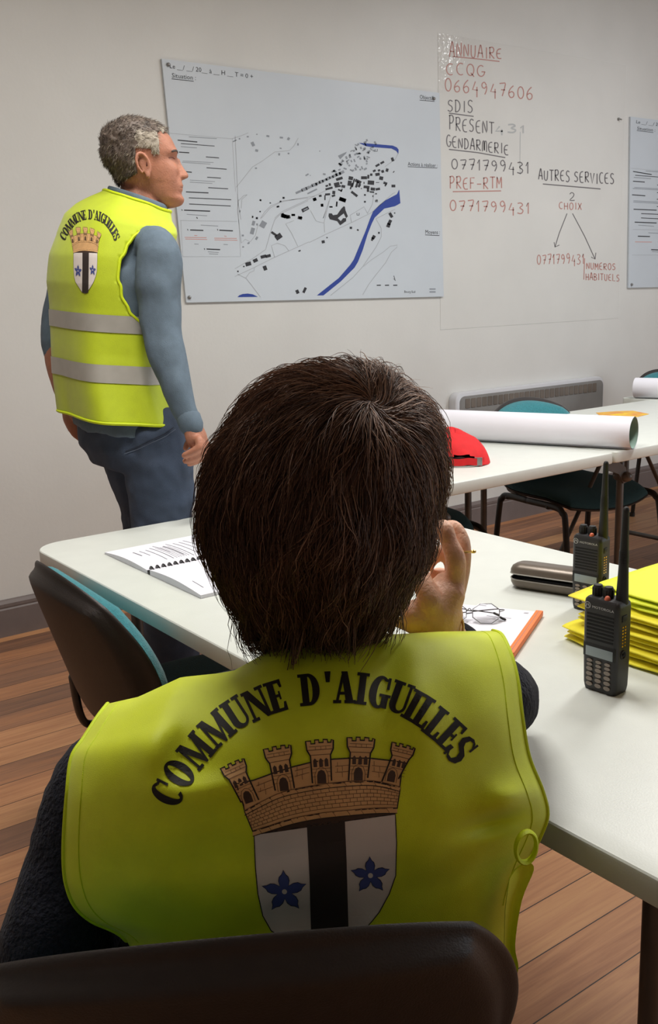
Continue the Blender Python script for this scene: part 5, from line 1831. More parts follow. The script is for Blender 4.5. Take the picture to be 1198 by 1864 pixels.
# ---- heads: shared builder (x forward, y to the person's left, z up; chin at 0)
def head_mesh(profile, S=1.0, na=64, ear=True, nose=True, dx=0.0, steps=72):
    """profile: list of (z, front, back, half width, squareness) from chin up"""
    Z = [p[0] for p in profile]
    n = steps
    def interp(q):
        P = [Vector((p[0], p[q], 0)) for p in profile]
        C_ = catmull(P, 12)
        def f(z):
            for a, b_ in zip(C_, C_[1:]):
                if a.x <= z <= b_.x or b_.x <= z <= a.x:
                    if abs(b_.x - a.x) < 1e-9: return a.y
                    return a.y + (b_.y - a.y) * (z - a.x) / (b_.x - a.x)
            return C_[-1].y if z > C_[-1].x else C_[0].y
        return f
    fF, fB, fW = interp(1), interp(2), interp(3)
    rings = []
    for j in range(n + 1):
        t_ = j / n
        z = Z[0] + (Z[-1] - Z[0]) * (0.5 - 0.5 * math.cos(PI * t_))
        xf, xb, w = fF(z), fB(z), max(0.002, fW(z))
        cx_ = (xf + xb) / 2 * 0.6 + xb * 0.4 * 0.5
        ring_ = []
        for k in range(na):
            a = 2 * PI * k / na
            ca, sa = math.cos(a), math.sin(a)
            rx = (xf - cx_) if ca > 0 else (cx_ - xb)
            e = 2.0 / 2.25
            px_ = cx_ + rx * math.copysign(abs(ca) ** e, ca)
            py_ = w * math.copysign(abs(sa) ** e, sa)
            # eye sockets, cheeks, nose, lips
            if ca > 0:
                zz = z / S
                py1 = py_ / S
                d = 0
                d -= 0.010 * math.exp(-((abs(py1) - 0.032) / 0.016) ** 2 - ((zz - 0.122) / 0.011) ** 2)
                d += 0.004 * math.exp(-((abs(py1) - 0.036) / 0.02) ** 2 - ((zz - 0.095) / 0.018) ** 2)
                d += 0.005 * math.exp(-((abs(py1) - 0.030) / 0.02) ** 2 - ((zz - 0.141) / 0.008) ** 2)
                d += 0.0045 * math.exp(-((abs(py1) - 0.031) / 0.0105) ** 2 - ((zz - 0.1205) / 0.008) ** 2)
                d -= 0.0045 * math.exp(-((abs(py1) - 0.028) / 0.007) ** 2 - ((zz - 0.075) / 0.014) ** 2)
                px_ += d * S
            ring_.append(Vector((px_, py_, z)))
        rings.append(ring_)
    parts = [loft(rings)]
    if nose:
        def nz(z0, x0, wd):
            return [Vector((S * (x0 + dx) + d_ * S, dy * S, S * z0)) for d_, dy in ((0, -wd), (0.010, -wd * 0.75), (0.016, -wd * 0.2), (0.0165, 0), (0.016, wd * 0.2), (0.010, wd * 0.75), (0, wd), (-0.02, wd), (-0.02, -wd))]
        parts.append(loft([nz(0.126, 0.074, 0.009), nz(0.112, 0.0775, 0.0095), nz(0.098, 0.085, 0.011), nz(0.087, 0.0925, 0.0135), nz(0.080, 0.0955, 0.0155), nz(0.075, 0.092, 0.0155), nz(0.0715, 0.082, 0.011)]))
        for sy in (-1, 1):
            parts.append(tube([Vector((0.088 + dx, sy * 0.0105, 0.0775)) * S, Vector((0.098 + dx, sy * 0.008, 0.0785)) * S], 0.0075 * S, 12))
        lip = [Vector((S * (0.0955 + dx * 0.6 - 0.35 * (y / 0.024) ** 2 * 0.024), y * S, S * 0.0545)) for y in (-0.024, -0.014, -0.005, 0.005, 0.014, 0.024)]
        parts.append(tube(lip, [(0.0030 * S, 0.0035 * S)] * 6, 10))
        lip = [p + Vector((-0.002 * S, 0, -0.0105 * S)) for p in lip]
        parts.append(tube(lip, [(0.0032 * S, 0.0036 * S)] * 6, 10))
    if ear:
        for sy in (-1, 1):
            c = Vector((0.000, sy * 0.074, 0.104)) * S
            out = Vector((-0.35, sy, 0)).normalized()
            P = []
            for k in range(15):
                a = math.radians(-65 + 300 * k / 14)
                P.append(c + Vector((0.0145 * math.cos(a) - 0.005 * math.sin(a), 0, 0.0275 * math.sin(a))) * S + out * ((0.012 - 0.006 * math.cos(a)) * S))
            parts.append(tube(P, [(0.0040 * S, 0.0045 * S)] * 15, 10))
            cup = [c + out * (k_ * S) for k_ in (-0.008, 0.003)]
            parts.append(loft([ellipse(c + out * (-0.012 * S), Vector((1, 0, 0)), Vector((-0.15, 0, 1)), 0.011 * S, 0.023 * S, 16), ellipse(c + out * (0.0065 * S), Vector((1, 0, 0)), Vector((-0.15, 0, 1)), 0.0142 * S, 0.0268 * S, 16)]))
            parts.append(tube([c + Vector((0.007, sy * 0.006, -0.026)) * S, c + Vector((0.006, sy * 0.007, -0.031)) * S], 0.0068 * S, 12))
    return parts
def place(parts, M):
    return [([M @ Vector(p) for p in v], f) for v, f in parts]
def head_matrix(chin, fwd, pitch=0.0, roll=0.0):
    f = Vector((fwd[0], fwd[1], 0)).normalized()
    l = Vector((-f.y, f.x, 0))
    R = Matrix((f, l, Vector((0, 0, 1)))).transposed()
    R = R @ Matrix.Rotation(pitch, 3, 'Y') @ Matrix.Rotation(roll, 3, 'X')
    M = R.to_4x4()
    M.translation = chin
    return M

# ---- woman: head, neck, hands as one body
W_HEAD_C = dep(585, 925, 0.965)
W_PROF = [(-0.004, 0.055, 0.02, 0.012, 0), (0.002, 0.080, -0.01, 0.028, 0), (0.018, 0.090, -0.03, 0.042, 0), (0.045, 0.085, -0.055, 0.054, 0), (0.070, 0.084, -0.072, 0.062, 0), (0.100, 0.082, -0.088, 0.067, 0), (0.122, 0.082, -0.096, 0.070, 0), (0.145, 0.086, -0.098, 0.072, 0), (0.175, 0.080, -0.092, 0.070, 0), (0.200, 0.060, -0.075, 0.058, 0), (0.215, 0.028, -0.045, 0.036, 0), (0.220, -0.005, -0.015, 0.008, 0)]
wf = Vector((math.sin(math.radians(36)), math.cos(math.radians(36)), 0))
wm = head_matrix(W_HEAD_C + wf * 0.03 + Vector((0, 0, -0.120)), wf, math.radians(12), math.radians(4))
wparts = place(head_mesh(W_PROF, 1.0, ear=True), wm)
nk0 = W_HEAD_C + Vector((0, 0, -0.03)) + wf * 0.01
wparts.append(skin_tube([nk0, dep(590, 1120, 1.02), dep(585, 1210, 1.085), dep(575, 1280, 1.085)], [0.055, 0.052, 0.052, 0.055], 18, 5))
def chain(pts, rad, n=14, k=5):
    return skin_tube(pts, rad, n, k)
def hp(x, y, dd=0.0):
    return dep(x, y, HAND_D + dd)
# right hand holding the chin
palm = [(787, 1160, 0.0), (800, 1120, 0.0), (808, 1092, 0.0), (812, 1066, 0.004)]
wparts.append(chain([EL_R.lerp(WR_R, 0.80), EL_R.lerp(WR_R, 0.93), hp(797, 1138, 0.0), hp(800, 1112, 0.0)], [0.029, 0.0265, 0.026, 0.027]))
wparts.append(tube([hp(796, 1135), hp(803, 1105), hp(810, 1080, 0.004), hp(815, 1062, 0.008)], [(0.022, 0.018), (0.025, 0.019), (0.027, 0.017), (0.022, 0.014)], 18))
wparts.append(tube([hp(772, 1128, -0.004), hp(752, 1122, -0.002), hp(736, 1122, 0.0)], [0.020, 0.020, 0.016], 14))
wparts.append(chain([hp(798, 1122, -0.006), hp(785, 1098, -0.014), hp(778, 1080, -0.014), hp(768, 1058, -0.006), hp(760, 1036, 0.006)], [0.017, 0.0155, 0.0125, 0.0120, 0.0095]))
wparts.append(chain([hp(824, 1085, 0.002), hp(829, 1050, -0.002), hp(829, 1016, -0.008), hp(818, 988, -0.006), hp(808, 962, -0.002), hp(793, 966, 0.016), hp(782, 985, 0.03)], [0.0125, 0.0115, 0.0115, 0.0098, 0.0100, 0.0088, 0.007]))
wparts.append(chain([hp(827, 1080, 0.020), hp(838, 1042, 0.024), hp(841, 1003, 0.022), hp(838, 978, 0.026), hp(824, 960, 0.032), hp(806, 966, 0.045)], [0.0125, 0.0110, 0.0108, 0.0094, 0.0090, 0.0072]))
wparts.append(chain([hp(820, 1085, 0.034), hp(826, 1050, 0.040), hp(822, 1020, 0.040), hp(808, 1004, 0.042), hp(792, 1012, 0.046), hp(780, 1030, 0.046)], [0.0118, 0.0104, 0.0100, 0.0088, 0.0082, 0.0068]))
wparts.append(chain([hp(812, 1092, 0.046), hp(814, 1066, 0.054), hp(806, 1048, 0.056), hp(793, 1046, 0.056), hp(782, 1058, 0.054)], [0.0105, 0.009, 0.0088, 0.0076, 0.0062]))
# left hand resting in the lap
lw = EL_L.lerp(WR_L, 0.86)
hd = (WR_L - EL_L).normalized()
hs = hd.cross(Vector((0, 0, 1))).normalized()
wparts.append(chain([lw, WR_L, WR_L + hd * 0.05, WR_L + hd * 0.09], [(0.027, 0.022), (0.026, 0.02), (0.036, 0.016), (0.036, 0.013)], 16))
for i, (o_, ln) in enumerate(((-0.028, 0.06), (-0.010, 0.072), (0.009, 0.076), (0.027, 0.066))):
    q = WR_L + hd * 0.085 + hs * o_
    wparts.append(chain([q, q + hd * ln * 0.45 + Vector((0, 0, 0.003)), q + hd * ln * 0.8 - Vector((0, 0, 0.008)), q + hd * ln * 0.95 - Vector((0, 0, 0.02))], [0.0095, 0.009, 0.008, 0.0065], 10))
q = WR_L + hd * 0.03 + hs * -0.03
wparts.append(chain([q, q + hd * 0.035 - hs * 0.02, q + hd * 0.06 - hs * 0.022], [0.013, 0.011, 0.008], 10))
# trunk and legs under the clothes
HIP = Vector((cpos.x, cpos.y, 0.56)) - W_F * 0.06
wparts.append(skin_tube([dep(575, 1280, 1.06), dep(560, 1450, 1.0), HIP + Vector((0, 0, 0.06))], [0.07, 0.09, 0.10], 20, 5))
bv, bf = fused(wparts, 0.0028, 3)
wb = obj('body', bv, bf, SKIN_W, woman, True, None, 0)
# trousers and shoes
tr = []
for sx in (-1, 1):
    h0 = HIP + W_R * (0.09 * sx)
    kn = h0 + W_F * 0.42 + W_R * (0.03 * sx) + Vector((0, 0, -0.02))
    an = Vector((kn.x, kn.y, 0.09)) + W_F * 0.02
    tr.append(skin_tube([h0, h0.lerp(kn, 0.5), kn, kn.lerp(an, 0.5), an], [0.092, 0.082, 0.064, 0.055, 0.045], 18, 5))
tr.append(tube([HIP - W_R * 0.10, HIP + W_R * 0.10], [0.105, 0.105], 18))
tv, tf_ = fused(tr, 0.009, 5)
obj('trousers', tv, tf_, DENIM_D, woman, True, None, 0)
for sx in (-1, 1):
    kn = HIP + W_R * (0.12 * sx) + W_F * 0.44
    p = Vector((kn.x, kn.y, 0))
    v_, f_ = loft([ellipse(p + W_F * d_ + Vector((0, 0, h_)), W_R, Vector((0, 0, 1)), a_, b_, 16) for d_, h_, a_, b_ in ((-0.06, 0.045, 0.02, 0.03), (-0.05, 0.05, 0.035, 0.05), (0.0, 0.055, 0.040, 0.055), (0.07, 0.040, 0.044, 0.039), (0.14, 0.03, 0.042, 0.029), (0.19, 0.024, 0.022, 0.02))])
    obj('shoe', v_, f_, SHOE, woman)
# jewellery
b = MB()
rc = hp(840, 1004, 0.022)
b.tube([rc + FWD * (0.0118 * math.cos(2 * PI * k / 20)) + RGT * (0.0118 * math.sin(2 * PI * k / 20)) for k in range(20)], 0.0013, 8, 0, False, True)
b.tube([rc + RGT * 0.0118, rc + RGT * 0.0145], 0.0022, 8)
b.build('ring', GOLD, woman)
b = MB()
wc = hp(798, 1146)
ax_ = (WR_R - EL_R).normalized()
s1 = ax_.cross(FWD).normalized(); s2 = ax_.cross(s1)
b.tube([wc + s1 * (0.0285 * math.cos(2 * PI * k / 28)) + s2 * (0.0285 * math.sin(2 * PI * k / 28)) for k in range(28)], 0.0016, 8, 0, False, True)
b.build('bracelet', GOLD, woman)
b = MB()
P = [dep(733, 1093, 0.985), dep(727, 1102, 0.983), dep(722, 1112, 0.983), dep(720, 1122, 0.984)]
b.tube(catmull(P, 4), 0.0012, 6)
for p in P:
    b.tube([p + RGT * 0.003, p - RGT * 0.002 + UPV * 0.003], 0.0016, 6)
b.build('earring', SILVER, woman)

# ---- woman's hair: a full shell carrying combed strands
HOUT = [(620, 655), (660, 654), (700, 660), (742, 688), (785, 728), (808, 770), (818, 815), (818, 860), (808, 910), (797, 955), (792, 995), (776, 1035), (750, 1075), (732, 1105), (712, 1140), (680, 1165), (645, 1182), (600, 1188), (550, 1180), (500, 1178), (462, 1168), (440, 1140), (415, 1105), (395, 1065), (378, 1030), (362, 985), (354, 940), (355, 900), (366, 855), (388, 805), (420, 755), (455, 712), (495, 680), (540, 664), (580, 656)]
HC_, HD = (590, 925), 0.955
def smooth_loop(P, n):
    P3 = [Vector((x, y, 0)) for x, y in P]
    k = len(P3)
    out = []
    for i in range(k):
        a, b_, c, d = P3[i - 1], P3[i], P3[(i + 1) % k], P3[(i + 2) % k]
        for j in range(6):
            t_ = j / 6
            out.append(0.5 * ((2 * b_) + (c - a) * t_ + (2 * a - 5 * b_ + 4 * c - d) * t_ ** 2 + (3 * b_ - a - 3 * c + d) * t_ ** 3))
    # even spacing
    L = [0]
    for a, b_ in zip(out, out[1:] + out[:1]):
        L.append(L[-1] + (b_ - a).length)
    res, i = [], 0
    for q in range(n):
        s = L[-1] * q / n
        while L[i + 1] < s: i += 1
        u = (s - L[i]) / (L[i + 1] - L[i])
        res.append(out[i].lerp(out[(i + 1) % len(out)], u))
    return res
NH = 96
loop = smooth_loop(HOUT, NH)
def hair_shell(k, scale):
    """k -1 (away) .. 1 (towards the viewer)"""
    ph = k * PI / 2
    c, s = math.cos(ph), math.sin(ph)
    ringp = []
    for q in loop:
        x, y = HC_[0] + (q.x - HC_[0]) * (scale - 0.022) * c ** 0.8, HC_[1] + (q.y - HC_[1]) * scale * c ** 0.8
        low = max(0.0, (y - 1000) / 190.0)
        d = HD - s * (0.118 - 0.03 * low if s > 0 else 0.105 * (1 - 0.55 * min(1, low + max(0, (y - 900) / 300))))
        # nape tucks in, crown leans back
        d += 0.035 * low ** 1.5 * (1 if s > 0 else 0.3) - 0.012 * max(0.0, (760 - y) / 110.0)
        ringp.append(dep(x, y, d))
    return ringp
ks = [-0.999, -0.93, -0.8, -0.65, -0.5, -0.35, -0.2, -0.08, 0.0, 0.08, 0.2, 0.33, 0.46, 0.6, 0.73, 0.85, 0.94, 0.999]
rings = [hair_shell(k, 0.945) for k in ks]
hv, hf = loft(rings)
hbm = bmesh.new()
hvs = [hbm.verts.new(p) for p in hv]
for f in hf:
    hbm.faces.new([hvs[i] for i in f])
bmesh.ops.recalc_face_normals(hbm, faces=list(hbm.faces))
bmesh.ops.triangulate(hbm, faces=[f for f in hbm.faces if len(f.verts) > 4])
bmesh.ops.subdivide_edges(hbm, edges=list(hbm.edges), cuts=1, use_grid_fill=True)
bmesh.ops.smooth_vert(hbm, verts=list(hbm.verts), factor=0.5, use_axis_x=True, use_axis_y=True, use_axis_z=True)
hbm.normal_update()
FACE_DIR = FWD * 0.9 + RGT * 0.30 - UPV * 0.25
for v in hbm.verts:
    n_ = noise.noise(v.co * 22) * 0.005 + noise.noise(v.co * 60) * 0.002
    v.co += v.normal * n_
HBVH = BVHTree.FromBMesh(hbm)
def in_face(p):
    """open front of the hair where the face is"""
    q = p - W_HEAD_C
    return q.dot(wf) > 0.055 and q.z < 0.055
kill = [f for f in hbm.faces if in_face(f.calc_center_median())]
bmesh.ops.delete(hbm, geom=kill, context='FACES')
hm = MB()
hm.bm(hbm)
ho = hm.build('hair', HAIR, woman, True, 0)
# combed strands
WH = HBVH.find_nearest(dep(668, 742, 0.88))[0]           # the whorl at the crown
rh = random.Random(11)
sv_, sf_, sm_ = [], [], []
down = -UPV * 0.75 + Vector((0, 0, -0.45))
def add_strand(P, r0, mi):
    n = len(P)
    base = len(sv_)
    for i, p in enumerate(P):
        t_ = (P[min(n - 1, i + 1)] - P[max(0, i - 1)])
        if t_.length < 1e-7: t_ = Vector((0, 0, -1))
        t_.normalize()
        s = t_.cross(FWD)
        s = s.normalized() if s.length > 1e-4 else RGT
        u = s.cross(t_)
        r = r0 * (1.0 - 0.75 * (i / (n - 1)) ** 2)
        for a in (0.0, 2.094, 4.189):
            sv_.append(p + s * (r * math.cos(a)) + u * (r * math.sin(a)))
    for i in range(n - 1):
        for a in range(3):
            c = (a + 1) % 3
            sf_.append((base + 3 * i + a, base + 3 * i + c, base + 3 * i + 3 + c, base + 3 * i + 3 + a))
            sm_.append(mi)
def tangent_flow(p, nrm):
    away = p - WH
    dist = away.length
    away = away - nrm * away.dot(nrm)
    if away.length > 1e-6: away.normalize()
    sw = nrm.cross(away) * (0.55 * math.exp(-dist / 0.05))
    g = down - nrm * down.dot(nrm)
    w = min(1.0, dist / 0.14)
    t_ = away * (1.0 - 0.55 * w) + g * (0.9 * w) + sw
    return t_.normalized() if t_.length > 1e-6 else away
NST = 15000
made = 0
tries = 0
while made < NST and tries < NST * 4:
    tries += 1
    k = math.asin(rh.uniform(-0.75, 1.0)) / (PI / 2)
    i = rh.random() * NH
    q0, q1 = loop[int(i) % NH], loop[(int(i) + 1) % NH]
    q = q0.lerp(q1, i % 1)
    c = math.cos(k * PI / 2)
    rad_ = 0.965
    p = dep(HC_[0] + (q.x - HC_[0]) * rad_ * c, HC_[1] + (q.y - HC_[1]) * rad_ * c, HD - math.sin(k * PI / 2) * 0.10)
    loc, nrm, _, _ = HBVH.find_nearest(p)
    if loc is None: continue
    if (loc - W_HEAD_C).dot(nrm) < 0: nrm = -nrm
    if in_face(loc): continue
    made += 1
    if made % 12 == 0:
        loc, nrm, _, _ = HBVH.find_nearest(WH + Vector((rh.gauss(0, 1), rh.gauss(0, 1), rh.gauss(0, 1))) * 0.022)
        if (loc - W_HEAD_C).dot(nrm) < 0: nrm = -nrm
    ln = rh.uniform(0.035, 0.085)
    n = 8
    clump = Vector((noise.noise(loc * 55), noise.noise(loc * 55 + Vector((5, 0, 0))), noise.noise(loc * 55 + Vector((0, 5, 0)))))
    P = [loc + nrm * 0.0005]
    cur = loc
    lift_max = rh.uniform(0.001, 0.007) + (0.010 * rh.random() ** 3)
    for s in range(1, n):
        t_ = tangent_flow(cur, nrm) + clump * 0.8 + Vector((rh.uniform(-1, 1), rh.uniform(-1, 1), rh.uniform(-1, 1))) * 0.16
        nx = cur + t_.normalized() * (ln / n)
        l2, n2, _, _ = HBVH.find_nearest(nx)
        if l2 is None: break
        if (l2 - W_HEAD_C).dot(n2) < 0: n2 = -n2
        # near the lower ends the hair leaves the shell
        free = pix(nx)[1] > 1120
        cur = nx if free else l2
        nrm = n2
        u = s / (n - 1)
        P.append(cur + nrm * (lift_max * math.sin(u * PI * 0.62)))
    if len(P) > 3:
        pz = pix(loc)
        r_ = rh.random()
        top_light = max(0.0, min(1.0, 1.0 - ((loc - W_HEAD_C).normalized().angle(Vector((0.25, 0.1, 0.96)).normalized())) / 1.5))
        mi = 2 if r_ < 0.08 + 0.45 * top_light else (1 if r_ < 0.45 + 0.5 * top_light else 0)  # paler strands thicken towards the top: light on the crown put into colour
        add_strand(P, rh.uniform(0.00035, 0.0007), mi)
# loose wisps at the top right and the nape
for k in range(170):
    x, y = rh.choice([(rh.uniform(690, 800), rh.uniform(670, 770)), (rh.uniform(640, 760), rh.uniform(660, 720)), (rh.uniform(440, 720), rh.uniform(1140, 1180)), (rh.uniform(360, 400), rh.uniform(840, 1080))])
    loc, nrm, _, _ = HBVH.find_nearest(dep(x, y, HD - 0.05))
    if (loc - W_HEAD_C).dot(nrm) < 0: nrm = -nrm
    t_ = tangent_flow(loc, nrm)
    P = [loc]
    cur = loc
    curl = Vector((rh.uniform(-1, 1), rh.uniform(-1, 1), rh.uniform(-1, 1))) * 0.6
    amp = 0.55 if y < 800 else 0.22
    for s in range(1, 8):
        cur = cur + (t_ + nrm * amp * (1 - s / 9) + curl * (s / 8) + Vector((0, 0, -0.10 * s))).normalized() * rh.uniform(0.004, 0.0075)
        P.append(cur)
    add_strand(P, 0.00035, rh.choice((0, 1, 2)))
for i in range(0, 0):
    pass
obj('hair_strands', sv_, sf_, HAIR, ho, True, sm_, 0)['kind'] = 'stuff'

# ================================================================== the standing man
M_D = 2.65
M_L = Vector((0.158, -0.988, 0)).normalized()      # his right hand side
M_F = Vector((0.988, 0.158, 0)).normalized()       # where his chest points
SHIRT = mat('slate_blue_jersey', srgb(94, 110, 124), 0.85, var=0.08, scale=60, bump=0.25, bscale=500)
JEANS = mat('dark_blue_denim', srgb(58, 70, 90), 0.85, var=0.22, scale=14, bump=0.35, bscale=600)
SKIN_M = mat('tanned_skin', srgb(172, 116, 92), 0.55, var=0.12, scale=40, bump=0.25, bscale=240, sss=0.12)
STRIP = mat('silver_reflective_tape', srgb(176, 172, 164), 0.45, metallic=0.25, var=0.06, scale=25)
GREYH = [mat('grey_brown_hair', srgb(98, 85, 76), 0.6, var=0.2, scale=120), mat('silver_hair', srgb(168, 158, 143), 0.6, var=0.12, scale=120), mat('dark_grey_hair', srgb(68, 58, 52), 0.6)]
foot = dep(262, 900, M_D)
man = thing('person', 'person standing in yellow vest, slate long sleeves and jeans, looking at the map', 'person', (foot.x, foot.y, 0))
HZ = Vector((RGT.x, RGT.y, 0)).normalized()
# rows: photo height, photo centre x, half width, half depth
MR = [(778, 236, 0.172, 0.128), (750, 228, 0.170, 0.126), (690, 212, 0.164, 0.120), (640, 204, 0.162, 0.118), (580, 200, 0.170, 0.120), (520, 200, 0.180, 0.124), (470, 206, 0.180, 0.122), (430, 213, 0.172, 0.112),
      (408, 220, 0.166, 0.102), (393, 230, 0.142, 0.090), (380, 240, 0.100, 0.078), (368, 249, 0.076, 0.068), (358, 254, 0.068, 0.062)]
def m_row(py):
    for a, b_ in zip(MR, MR[1:]):
        if a[0] >= py >= b_[0]:
            u = (a[0] - py) / (a[0] - b_[0])
            return tuple(a[i] + (b_[i] - a[i]) * u for i in range(4))
    return MR[0] if py > MR[0][0] else MR[-1]
def m_pt(phi, py, off=0.0, d_off=0.0):
    """phi from his right side, 90 deg = his back"""
    _, cx_, a, b_ = m_row(py)
    c = dep(cx_, py, M_D + d_off)
    ca, sa = math.cos(phi), math.sin(phi)
    e = 0.86
    o_ = M_L * ((a + off) * math.copysign(abs(ca) ** e, ca)) - M_F * ((b_ + off) * math.copysign(abs(sa) ** e, sa))
    tilt = 0.10 + 0.26 * min(1.0, max(0.0, (435 - py) / 55.0))
    return c + o_ - Vector((0, 0, tilt * o_.dot(HZ)))
def m_vest_pt(phi, py, off=0.013):
    hang = max(0.0, (py - 560) / 190.0)
    p = m_pt(phi, py, off + 0.012 * hang)
    # cloth hangs from the shoulder blades in soft pleats
    p += (-M_F * 0.008 * math.cos(phi * 5 + 0.6) + M_L * 0.006 * math.sin(phi * 7)) * (0.4 + hang)
    back = max(0.0, math.sin(phi))
    p -= M_F * 0.012 * back * math.exp(-((py - 470) / 70.0) ** 2)
    return p
NP, PY0, PY1, NQ = 96, 756, 366, 84
vs, keep = [], []
for j in range(NQ + 1):
    py = PY0 + (PY1 - PY0) * j / NQ
    for k in range(NP):
        vs.append(m_vest_pt(2 * PI * k / NP, py))
fs = []
for j in range(NQ):
    py = PY0 + (PY1 - PY0) * (j + 0.5) / NQ
    for k in range(NP):
        phi = 2 * PI * (k + 0.5) / NP
        skip = False
        for c0 in (0.0, PI):
            d_ = abs((phi - c0 + PI) % (2 * PI) - PI)
            if abs(py - 492) < 92 and d_ < math.radians(33) * math.sqrt(max(0, 1 - ((py - 492) / 92.0) ** 2)):
                skip = True
        # neck opening at the front
        df = abs((phi - 1.5 * PI + PI) % (2 * PI) - PI)
        if py < 470 and df < math.radians(34) * (470 - py) / 104.0:
            skip = True
        if not skip:
            k2 = (k + 1) % NP
            fs.append((j * NP + k, (j + 1) * NP + k, (j + 1) * NP + k2, j * NP + k2))
used = sorted({i for f in fs for i in f})
ren = {o_: n_ for n_, o_ in enumerate(used)}
MV = [vs[i] for i in used]
MF = [tuple(ren[i] for i in f) for f in fs]
MBVH = BVHTree.FromPolygons([tuple(p) for p in MV], MF)
cen = [dep(m_row(pix(p)[1])[1], pix(p)[1], M_D) for p in MV]
inn = [p + (Vector((c.x, c.y, p.z)) - p).normalized() * 0.003 for p, c in zip(MV, cen)]
a_, c_ = thick(MV, MF, inn)
bm_ = bmesh.new()
q_ = [bm_.verts.new(p) for p in a_]
for f in c_:
    try: bm_.faces.new([q_[i] for i in f])
    except ValueError: pass
bmesh.ops.recalc_face_normals(bm_, faces=list(bm_.faces))
mv = MB().bm(bm_)
mvo = mv.build('safety_vest', HIVIS, man, True, 0)
# edge tape round the armholes, neck and hem
ecount = {}
for f in MF:
    for x, y in zip(f, f[1:] + f[:1]):
        ecount.setdefault(frozenset((x, y)), []).append((x, y))
adj = {}
for e, l in ecount.items():
    if len(l) == 1:
        x, y = l[0]
        adj.setdefault(x, []).append(y); adj.setdefault(y, []).append(x)
seen = set()
b = MB()
for st in list(adj):
    if st in seen: continue
    loop_, cur, prev = [st], st, None
    seen.add(st)
    while True:
        nx = [n_ for n_ in adj[cur] if n_ != prev and n_ not in seen]
        if not nx: break
        prev, cur = cur, nx[0]
        seen.add(cur); loop_.append(cur)
    P = [MV[i] for i in loop_]
    for _ in range(3):
        P = [(P[i - 1] + P[i] * 2 + P[(i + 1) % len(P)]) / 4 for i in range(len(P))]
    if len(P) > 8:
        b = MB()
        b.tube(P, 0.0042, 8, 0, False, True)
        b.build('edge_tape', HIVIS_E, mvo)
# reflective strips
for ya, yb in ((570, 600), (656, 687)):
    b = MB()
    vs, fs = [], []
    for j in range(5):
        for k in range(NP):
            phi = 2 * PI * k / NP
            vs.append(m_vest_pt(phi, ya + (yb - ya) * j / 4, 0.0148))
    for j in range(4):
        for k in range(NP):
            k2 = (k + 1) % NP
            fs.append((j * NP + k, j * NP + k2, (j + 1) * NP + k2, (j + 1) * NP + k))
    b.add(vs, fs)
    b.build('reflective_strip', STRIP, mvo)
# print
def solve_affine(src, dst):
    (x0, y0), (x1, y1), (x2, y2) = src
    det = (x1 - x0) * (y2 - y0) - (x2 - x0) * (y1 - y0)
    def co(d0, d1, d2):
        a = ((d1 - d0) * (y2 - y0) - (d2 - d0) * (y1 - y0)) / det
        b_ = ((x1 - x0) * (d2 - d0) - (x2 - x0) * (d1 - d0)) / det
        return a, b_, d0 - a * x0 - b_ * y0
    X, Y = co(*[d[0] for d in dst]), co(*[d[1] for d in dst])
    return lambda x, y: (X[0] * x + X[1] * y + X[2], Y[0] * x + Y[1] * y + Y[2])
def mvest_fn(off):
    def fn(x, y):
        d = ray(x, y).normalized()
        h = MBVH.ray_cast(CAM, d)
        q = h[0] if h[0] is not None else MBVH.find_nearest(CAM + d * M_D)[0]
        return q - d * off
    return fn
mt = solve_affine([(304.5, 1444), (840, 1365), (627, 1251)], [(115, 430), (212, 431), (176, 392)])
mc = solve_affine([(430, 1390), (735, 1350), (570, 1747)], [(129.5, 419), (181, 421), (149.7, 533)])
b = MB()
place_letters(b, mvest_fn(0.0015), 66, 0, mt, 3)
b.build('lettering', PRINTS, mvo, False)
b = MB()
crest(b, [mvest_fn(0.0012 + 0.0006 * i) for i in range(4)], mc, 5, 0.16)
b.build('coat_of_arms', PRINTS, mvo, False)

# shirt: trunk, sleeves, collar
def trunk(off, rows_):
    return loft([[m_pt(2 * PI * k / 40, r, off) for k in range(40)] for r in rows_])
AR = [dep(262, 448, 2.56), dep(288, 455, 2.505), dep(289, 505, 2.49), dep(292, 575, 2.49), dep(300, 630, 2.48), dep(318, 695, 2.46), dep(346, 768, 2.45)]
AR_R = [0.050, 0.056, 0.060, 0.055, 0.051, 0.041, 0.0275]
AL = [dep(150, 430, 2.76), dep(134, 470, 2.80), dep(112, 530, 2.83), dep(102, 585, 2.84), dep(101, 632, 2.82)]
AL_R = [0.05, 0.050, 0.046, 0.044, 0.043]
sh, sf = fused([trunk(0.0, [782, 765, 740, 700, 650, 600, 550, 500, 460, 430, 408, 393, 380, 370]), skin_tube(AR, AR_R, 18, 6), skin_tube(AL, AL_R, 18, 6)], 0.006, 4)
sh = [p + Vector((noise.noise(p * 16 + Vector((3, 0, 0))), noise.noise(p * 16), noise.noise(p * 24))) * 0.006 for p in sh]
sho = obj('shirt', sh, sf, SHIRT, man, True, None, 0)
b = MB()
cd = (AR[-1] - AR[-2]).normalized()
b.tube([AR[-1] - cd * 0.012, AR[-1] + cd * 0.014], [0.0315, 0.0305], 18)
b.build('cuff', SHIRT, sho)
b = MB()
P = [m_pt(2 * PI * k / 40, 364, 0.004) for k in range(40)]
b.tube(P, (0.006, 0.011) and [(0.005, 0.012)] * 40, 8, 0, False, True, up=(0, 0, 1))
b.build('collar', SHIRT, sho)

